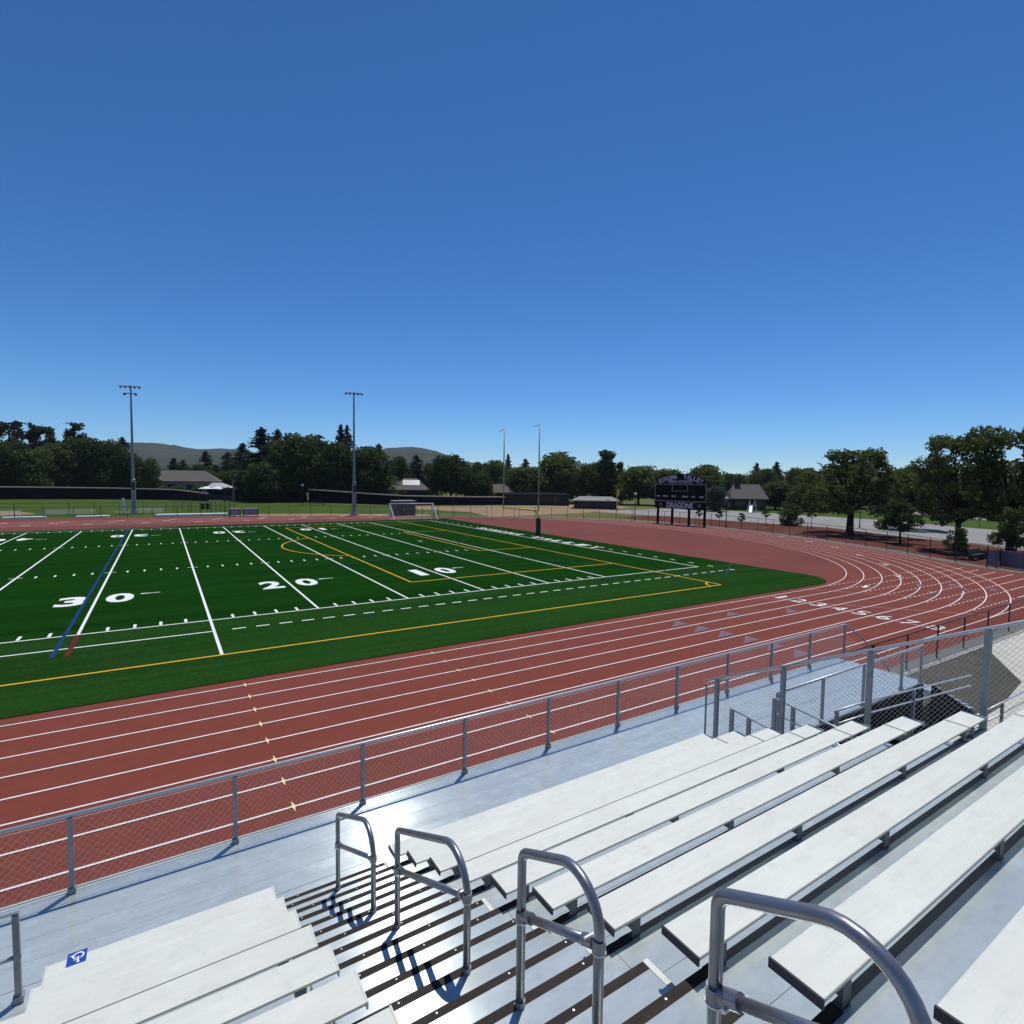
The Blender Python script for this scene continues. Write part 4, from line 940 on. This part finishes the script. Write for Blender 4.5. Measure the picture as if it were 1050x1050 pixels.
def mesh_of(g, name, m):
    me = bpy.data.meshes.new(name); me.from_pydata(g.v, [], g.f); me.materials.append(m); me.polygons.foreach_set('use_smooth', [True]*len(me.polygons)); return me
VAR = {}
def reg(key, h, wd, pair):
    co = np.empty(len(pair[0].vertices)*3, 'f'); pair[0].vertices.foreach_get('co', co); co = co.reshape(-1, 3)
    rr = np.hypot(co[:, 0], co[:, 1]); VAR[key] = (float(np.percentile(co[:, 2], 99.8)), 2*float(np.percentile(rr, 95)), pair[0], mesh_of(pair[1], 'trunk', M['bark']))
for i in range(4): reg(('broad', i), 12, 11, broad_variant(10+i, lobes=20+3*i, nleaf=9000, leaf=.5, lo=.02+.04*i, trunk_h=.2))
for i in range(2): reg(('round', i), 9, 8, broad_variant(30+i, h=9, wd=8, lobes=16, nleaf=6500, leaf=.42, lo=.0, trunk_h=.16, tr=.2))
for i in range(3): reg(('oak', i), 13, 13, broad_variant(50+i, h=13, wd=13, lobes=58, nleaf=22000, leaf=.28, lo=.17, trunk_h=.27, gap=.66, limbs=26, tr=.36, lobe_r=(.06, .115)))
for i in range(3): reg(('conif', i), 15, 6.5, conifer_variant(70+i, power=.58+.12*i, wd=6.5))
for i in range(2): reg(('pine', i), 15, 6.5, broad_variant(110+i, h=15, wd=6.5, lobes=34, nleaf=8000, leaf=.36, lo=.05, trunk_h=.25, tr=.3, gap=.35, lobe_r=(.10, .19)))
reg(('poplar', 0), 14, 4.2, broad_variant(90, h=14, wd=4.2, lobes=44, nleaf=9000, leaf=.36, lo=-.05, trunk_h=.1, tr=.2, lobe_r=(.2, .3)))
reg(('young', 0), 4, 1.5, broad_variant(95, h=4, wd=1.5, lobes=9, nleaf=700, leaf=.17, lo=.35, trunk_h=.4, tr=.05, limbs=5))
reg(('small', 0), 5, 4.6, broad_variant(97, h=5, wd=4.6, lobes=20, nleaf=5200, leaf=.2, lo=.2, trunk_h=.25, tr=.10, gap=.3, limbs=10, lobe_r=(.1, .17)))
reg(('shrub', 0), 3, 3, broad_variant(98, h=3, wd=3, lobes=12, nleaf=2600, leaf=.2, lo=-.12, trunk_h=.1, tr=.08))
def tree(kind, v, px, top, D, wpx, label, lm=None, name='tree', cat='tree', group=None, rot=None):
    h0, w0, cm, tm = VAR[(kind, v)]; p = at_dist(px, D); H_ = z_at(px, top, D); W_ = wpx*{'conif': 1.8, 'poplar': 1.1, 'pine': 1.15}.get(kind, 1)*D/F_PX*math.sqrt(1+((px-525)/F_PX)**2)**-1*1.0
    t = thing(name, label, cat, p, group); t.scale = (W_/w0, W_/w0, H_/h0); t.rotation_euler = (0, 0, rnd.random()*6.28 if rot is None else rot)
    for nm, me in (('trunk', tm), ('crown', cm)):
        o = bpy.data.objects.new(nm, me); COL.objects.link(o); o.parent = t
        if nm == 'crown' and lm: o.material_slots[0].link = 'OBJECT'; o.material_slots[0].material = M[lm]
    return t
T_ = [
 # left tree mass
 ('pine', 0, 4, 433, 199, 24, 'dark conifer at the left edge, rising above the tree mass', 'conif'),
 ('pine', 1, 27, 433, 203, 24, 'second dark conifer from the left edge with a pointed top', 'conif'),
 ('pine', 0, 47, 437, 197, 26, 'broad dark conifer between two pointed ones in the left tree mass', 'conif'),
 ('pine', 1, 79, 434, 201, 20, 'tall narrow conifer standing highest in the middle of the left tree mass', 'conif'),
 ('conif', 0, 128, 449, 205, 17, 'dark conifer just left of the left flood light pole', 'conif'),
 ('broad', 0, 8, 452, 185, 42, 'dark bushy tree filling the bottom left corner behind the outfield wall', 'leafdark'),
 ('broad', 1, 34, 461, 183, 40, 'low dark bushy tree below the second conifer', 'leafdark'),
 ('broad', 2, 60, 454, 189, 42, 'dark bushy tree in front of the broad conifer', 'leafdark'),
 ('broad', 3, 84, 449, 191, 40, 'dark round tree below the highest conifer', 'leafdark'),
 ('broad', 0, 108, 451, 187, 42, 'large dark round tree left of the left flood light pole', 'leafdark'),
 ('broad', 2, 132, 464, 185, 30, 'dark tree standing right behind the left flood light pole', 'leafdark'),
 ('broad', 1, -20, 446, 187, 50, 'dark tree beyond the left edge of the tree mass', 'leafdark'),
 ('round', 0, 150, 470, 182, 24, 'lighter green tree between the flood light pole and the brown roofed house', 'leafmid'),
 ('shrub', 0, 160, 494, 186, 16, 'leafy bush under the chimney of the brown roofed house', 'leafmid'),
 ('shrub', 0, 184, 498, 187, 20, 'low wide bush before the middle windows of the brown roofed house', 'leafmid'),
 ('shrub', 0, 203, 497, 188, 14, 'bush before the right end of the brown roofed house', 'leaf'),
 ('round', 1, 163, 480, 214, 22, 'light green rounded tree behind the chimney of the brown roofed house', 'leaflight'),
 # behind the house
 ('conif', 2, 179, 470, 260, 14, 'small dark conifer above the ridge of the brown roofed house', 'conif'),
 ('conif', 0, 189, 472, 258, 13, 'small pointed conifer right of the one above the house ridge', 'conif'),
 ('conif', 1, 213, 463, 250, 17, 'dark conifer above the right end of the brown roof', 'conif'),
 ('conif', 2, 222, 477, 236, 19, 'dark purple green conifer behind the white umbrellas', 'conif'),
 ('conif', 0, 233, 464, 262, 16, 'conifer left of the tallest one near the slim pole', 'conif'),
 ('conif', 1, 247, 455, 256, 24, 'tall wide conifer between the brown house and the dark tree clump', 'conif'),
 ('round', 0, 203, 476, 226, 26, 'green rounded tree behind the right half of the brown roof', 'leafmid'),
 ('broad', 2, 239, 482, 205, 34, 'pale green bushy tree right of the patio canopy', 'leaflight'),
 # big centre-left clump
 ('conif', 1, 272, 440, 158, 34, 'large pointed conifer at the left end of the big dark clump', 'conif'),
 ('conif', 0, 283.5, 441, 160, 22, 'pointed conifer joined to the large one at the clump left end', 'conif'),
 ('broad', 0, 293, 452, 150, 46, 'dark bushy tree inside the left half of the big clump', 'leafdark'),
 ('broad', 3, 313, 446, 152, 62, 'widest dark crown with rounded top in the big clump', 'leafdark'),
 ('broad', 1, 340, 453, 150, 52, 'dark crown left of the second flood light pole', 'leafdark'),
 ('conif', 2, 349, 436, 164, 15, 'left tip of the pair of conifers beside the second flood light pole', 'conif'),
 ('conif', 0, 357, 437, 165, 14, 'right tip of the pair of conifers beside the second flood light pole', 'conif'),
 ('broad', 2, 376, 458, 150, 46, 'olive dark tree directly right of the second flood light pole', 'leafdark'),
 ('conif', 1, 386, 456, 155, 24, 'conical dark tree at the right end of the big clump', 'leafdark'),
 ('broad', 1, 272, 474, 146, 44, 'low dark tree at the foot of the large conifer', 'leafdark'),
 ('round', 0, 409, 468, 200, 24, 'bright green tree behind the solar panel house', 'leafmid'),
 ('conif', 0, 428, 467, 205, 17, 'dark conifer above the roof of the solar panel house', 'conif'),
 ('round', 1, 443, 474, 196, 22, 'tree right of the conifer above the solar panel house', 'leafdark'),
 ('broad', 3, 462, 467, 143, 44, 'dark rounded tree between the solar panel house and the goalpost', 'leafdark'),
 ('broad', 0, 492, 484, 140, 30, 'light green bushy tree left of the left goal upright', 'leafmid'),
 ('round', 0, 493, 474, 215, 22, 'distant tree above the light green bushy tree', 'leafdark'),
 ('broad', 2, 508, 472, 210, 30, 'distant broad tree behind the left goal upright', 'leaf'),
 ('conif', 2, 521, 466, 214, 9, 'small dark conifer just right of the left goal upright', 'conif'),
 ('conif', 0, 538, 471, 212, 14, 'small conifer midway between the goal uprights', 'conif'),
 ('broad', 1, 537, 479, 152, 44, 'dusty green tree between the goal uprights', 'leafmid'),
 ('broad', 0, 572, 464, 156, 54, 'large rounded tree right of the goalpost', 'leaf'),
 ('broad', 3, 608, 475, 158, 34, 'dark tree between the rounded tree and the poplar', 'leafdark'),
 ('poplar', 0, 622, 462, 156, 20, 'tall dark poplar left of the scoreboard', 'leafdark'),
 ('poplar', 0, 635, 474, 158, 9, 'narrow shorter poplar right beside the tall one', 'leafdark'),
 ('broad', 2, 655, 478, 152, 44, 'bushy tree between the narrow poplar and the scoreboard', 'leaf'),
 ('broad', 1, 683, 481, 150, 48, 'broad tree directly behind the scoreboard', 'leafdark'),
 ('broad', 0, 722, 477, 138, 44, 'dark oak rising right behind the scoreboard corner', 'leaf'),
 ('round', 1, 735, 499, 128, 24, 'silvery grey bushy tree right of the scoreboard', 'leafgrey'),
 ('broad', 3, 752, 486, 205, 26, 'distant tree behind the chimney of the house right of the scoreboard', 'leafdark'),
 ('conif', 1, 774, 475, 230, 12, 'small pointed conifer right of the chimneyed house', 'conif'),
 ('broad', 2, 783, 481, 200, 30, 'mid green tree right of the small pointed conifer', 'leafmid'),
 ('conif', 2, 796, 474, 235, 13, 'pale pointed conifer left of the large oak', 'conif'),
 ('broad', 1, 796, 494, 146, 42, 'wide leafy tree low on the verge left of the large oak', 'leafmid'),
 ('broad', 3, 823, 480, 200, 36, 'dark rounded distant tree left of the large oak', 'leafdark'),
 ('broad', 0, 826, 497, 142, 40, 'leafy tree on the verge just left of the large oak crown', 'leaf'),
 ('broad', 2, 760, 503, 150, 36, 'low leafy tree hiding the base of the chimneyed house', 'leaf'),
 ('broad', 1, 858, 498, 150, 44, 'dark leafy tree seen under the crown of the large oak', 'leafdark'),
 ('broad', 3, 905, 492, 165, 52, 'leafy tree between the two nearest oaks, far behind', 'leafdark'),
 ('broad', 0, 945, 488, 170, 50, 'tree behind the gap left of the second oak', 'leafdark'),
 ('broad', 2, 985, 490, 160, 50, 'tree seen behind the trunk of the second oak', 'leafdark'),
 ('broad', 1, 1030, 488, 160, 56, 'distant tree at the right edge behind the rightmost oak', 'leafdark'),
 ('oak', 0, 874, 461, 82, 98, 'large spreading oak with forked trunk behind the bend of the track', 'leaf'),
 ('oak', 1, 935, 478, 98, 64, 'smaller oak between the large oak and the second oak', 'leaf'),
 ('oak', 2, 985, 447, 69, 80, 'second spreading oak with thin bare trunk near the right edge', 'leaf'),
 ('oak', 1, 1040, 436, 71, 96, 'rightmost oak with thick trunk, cut by the right edge', 'leaf'),
 ('small', 0, 925.5, 512, 73, 40, 'small leafy tree in the mulch between the oaks', 'leafmid'),
 ('shrub', 0, 812.5, 516, 93, 24, 'dark shrub like tree on the mulch left of the large oak', 'leafdark'),
 ('young', 0, 739, 522, 86, 7, 'young staked tree right beside the scoreboard lamp', 'leafmid'),
 ('young', 0, 762, 526, 82, 8, 'young thin tree behind the track fence right of the lamp', 'leafmid'),
 ('young', 0, 787, 522, 92, 9, 'young tree left of the dark shrub like tree', 'leafmid'),
 ('young', 0, 718, 520, 85, 7, 'young tree right under the scoreboard', 'leafdark'),
 ('young', 0, 834, 519, 90, 9, 'young tree between the dark shrub and the large oak', 'leafdark'),
 ('small', 0, 984, 541, 62, 22, 'thin pale shrub at the foot of the second oak', 'leafmid'),
 ('small', 0, 1046, 520, 63, 40, 'green sapling at the right edge in front of the rightmost oak', 'leafmid'),
]
for kind, v, px, top, D, wpx, lab, lm in T_: tree(kind, v, px, top, D, wpx, lab, lm)
# far wood closing the gaps between the trees
rs = np.random.RandomState(5); P = []
for i in range(330):
    px = -120+1320*i/330+rs.randn()*2; D = 225+rs.rand()*70; p = at_dist(px, D); h = z_at(px, 487+rs.rand()*7-4-(4 if px < 140 else 0), D)
    n = 110; d = rs.randn(n, 3); d /= np.linalg.norm(d, axis=1)[:, None]; r = 2.2+rs.rand()*1.6
    zc = h-r; q = np.stack([p.x+d[:, 0]*r*1.2, p.y+d[:, 1]*r*1.2, zc+d[:, 2]*r], 1); P.append(q)
    n2 = 60; P.append(np.stack([p.x+rs.randn(n2)*2.2, p.y+rs.randn(n2)*2.2, rs.rand(n2)*max(1, zc)], 1))
P = np.concatenate(P); me = leaf_mesh('woodland', P, np.zeros_like(P)+np.array([0, 0, .4]), 1.1, rs, M['leaf'])
o = bpy.data.objects.new('woodland', me); COL.objects.link(o); o['kind'] = 'stuff'

# ------------------------------------------------------------------ air
g = MB(); g.box(-3000, 3000, -3000, 3000, -1.2, 190); hz = g.build('haze', M['wire']); hz['kind'] = 'stuff'
hm = bpy.data.materials.new('haze'); hm.use_nodes = True; N = hm.node_tree.nodes; N.remove(N['Principled BSDF'])
pv = N.new('ShaderNodeVolumePrincipled'); pv.inputs['Color'].default_value = (.62, .74, .92, 1); pv.inputs['Density'].default_value = .000085; pv.inputs['Anisotropy'].default_value = .2
hm.node_tree.links.new(pv.outputs[0], N['Material Output'].inputs['Volume']); hz.data.materials.clear(); hz.data.materials.append(hm)
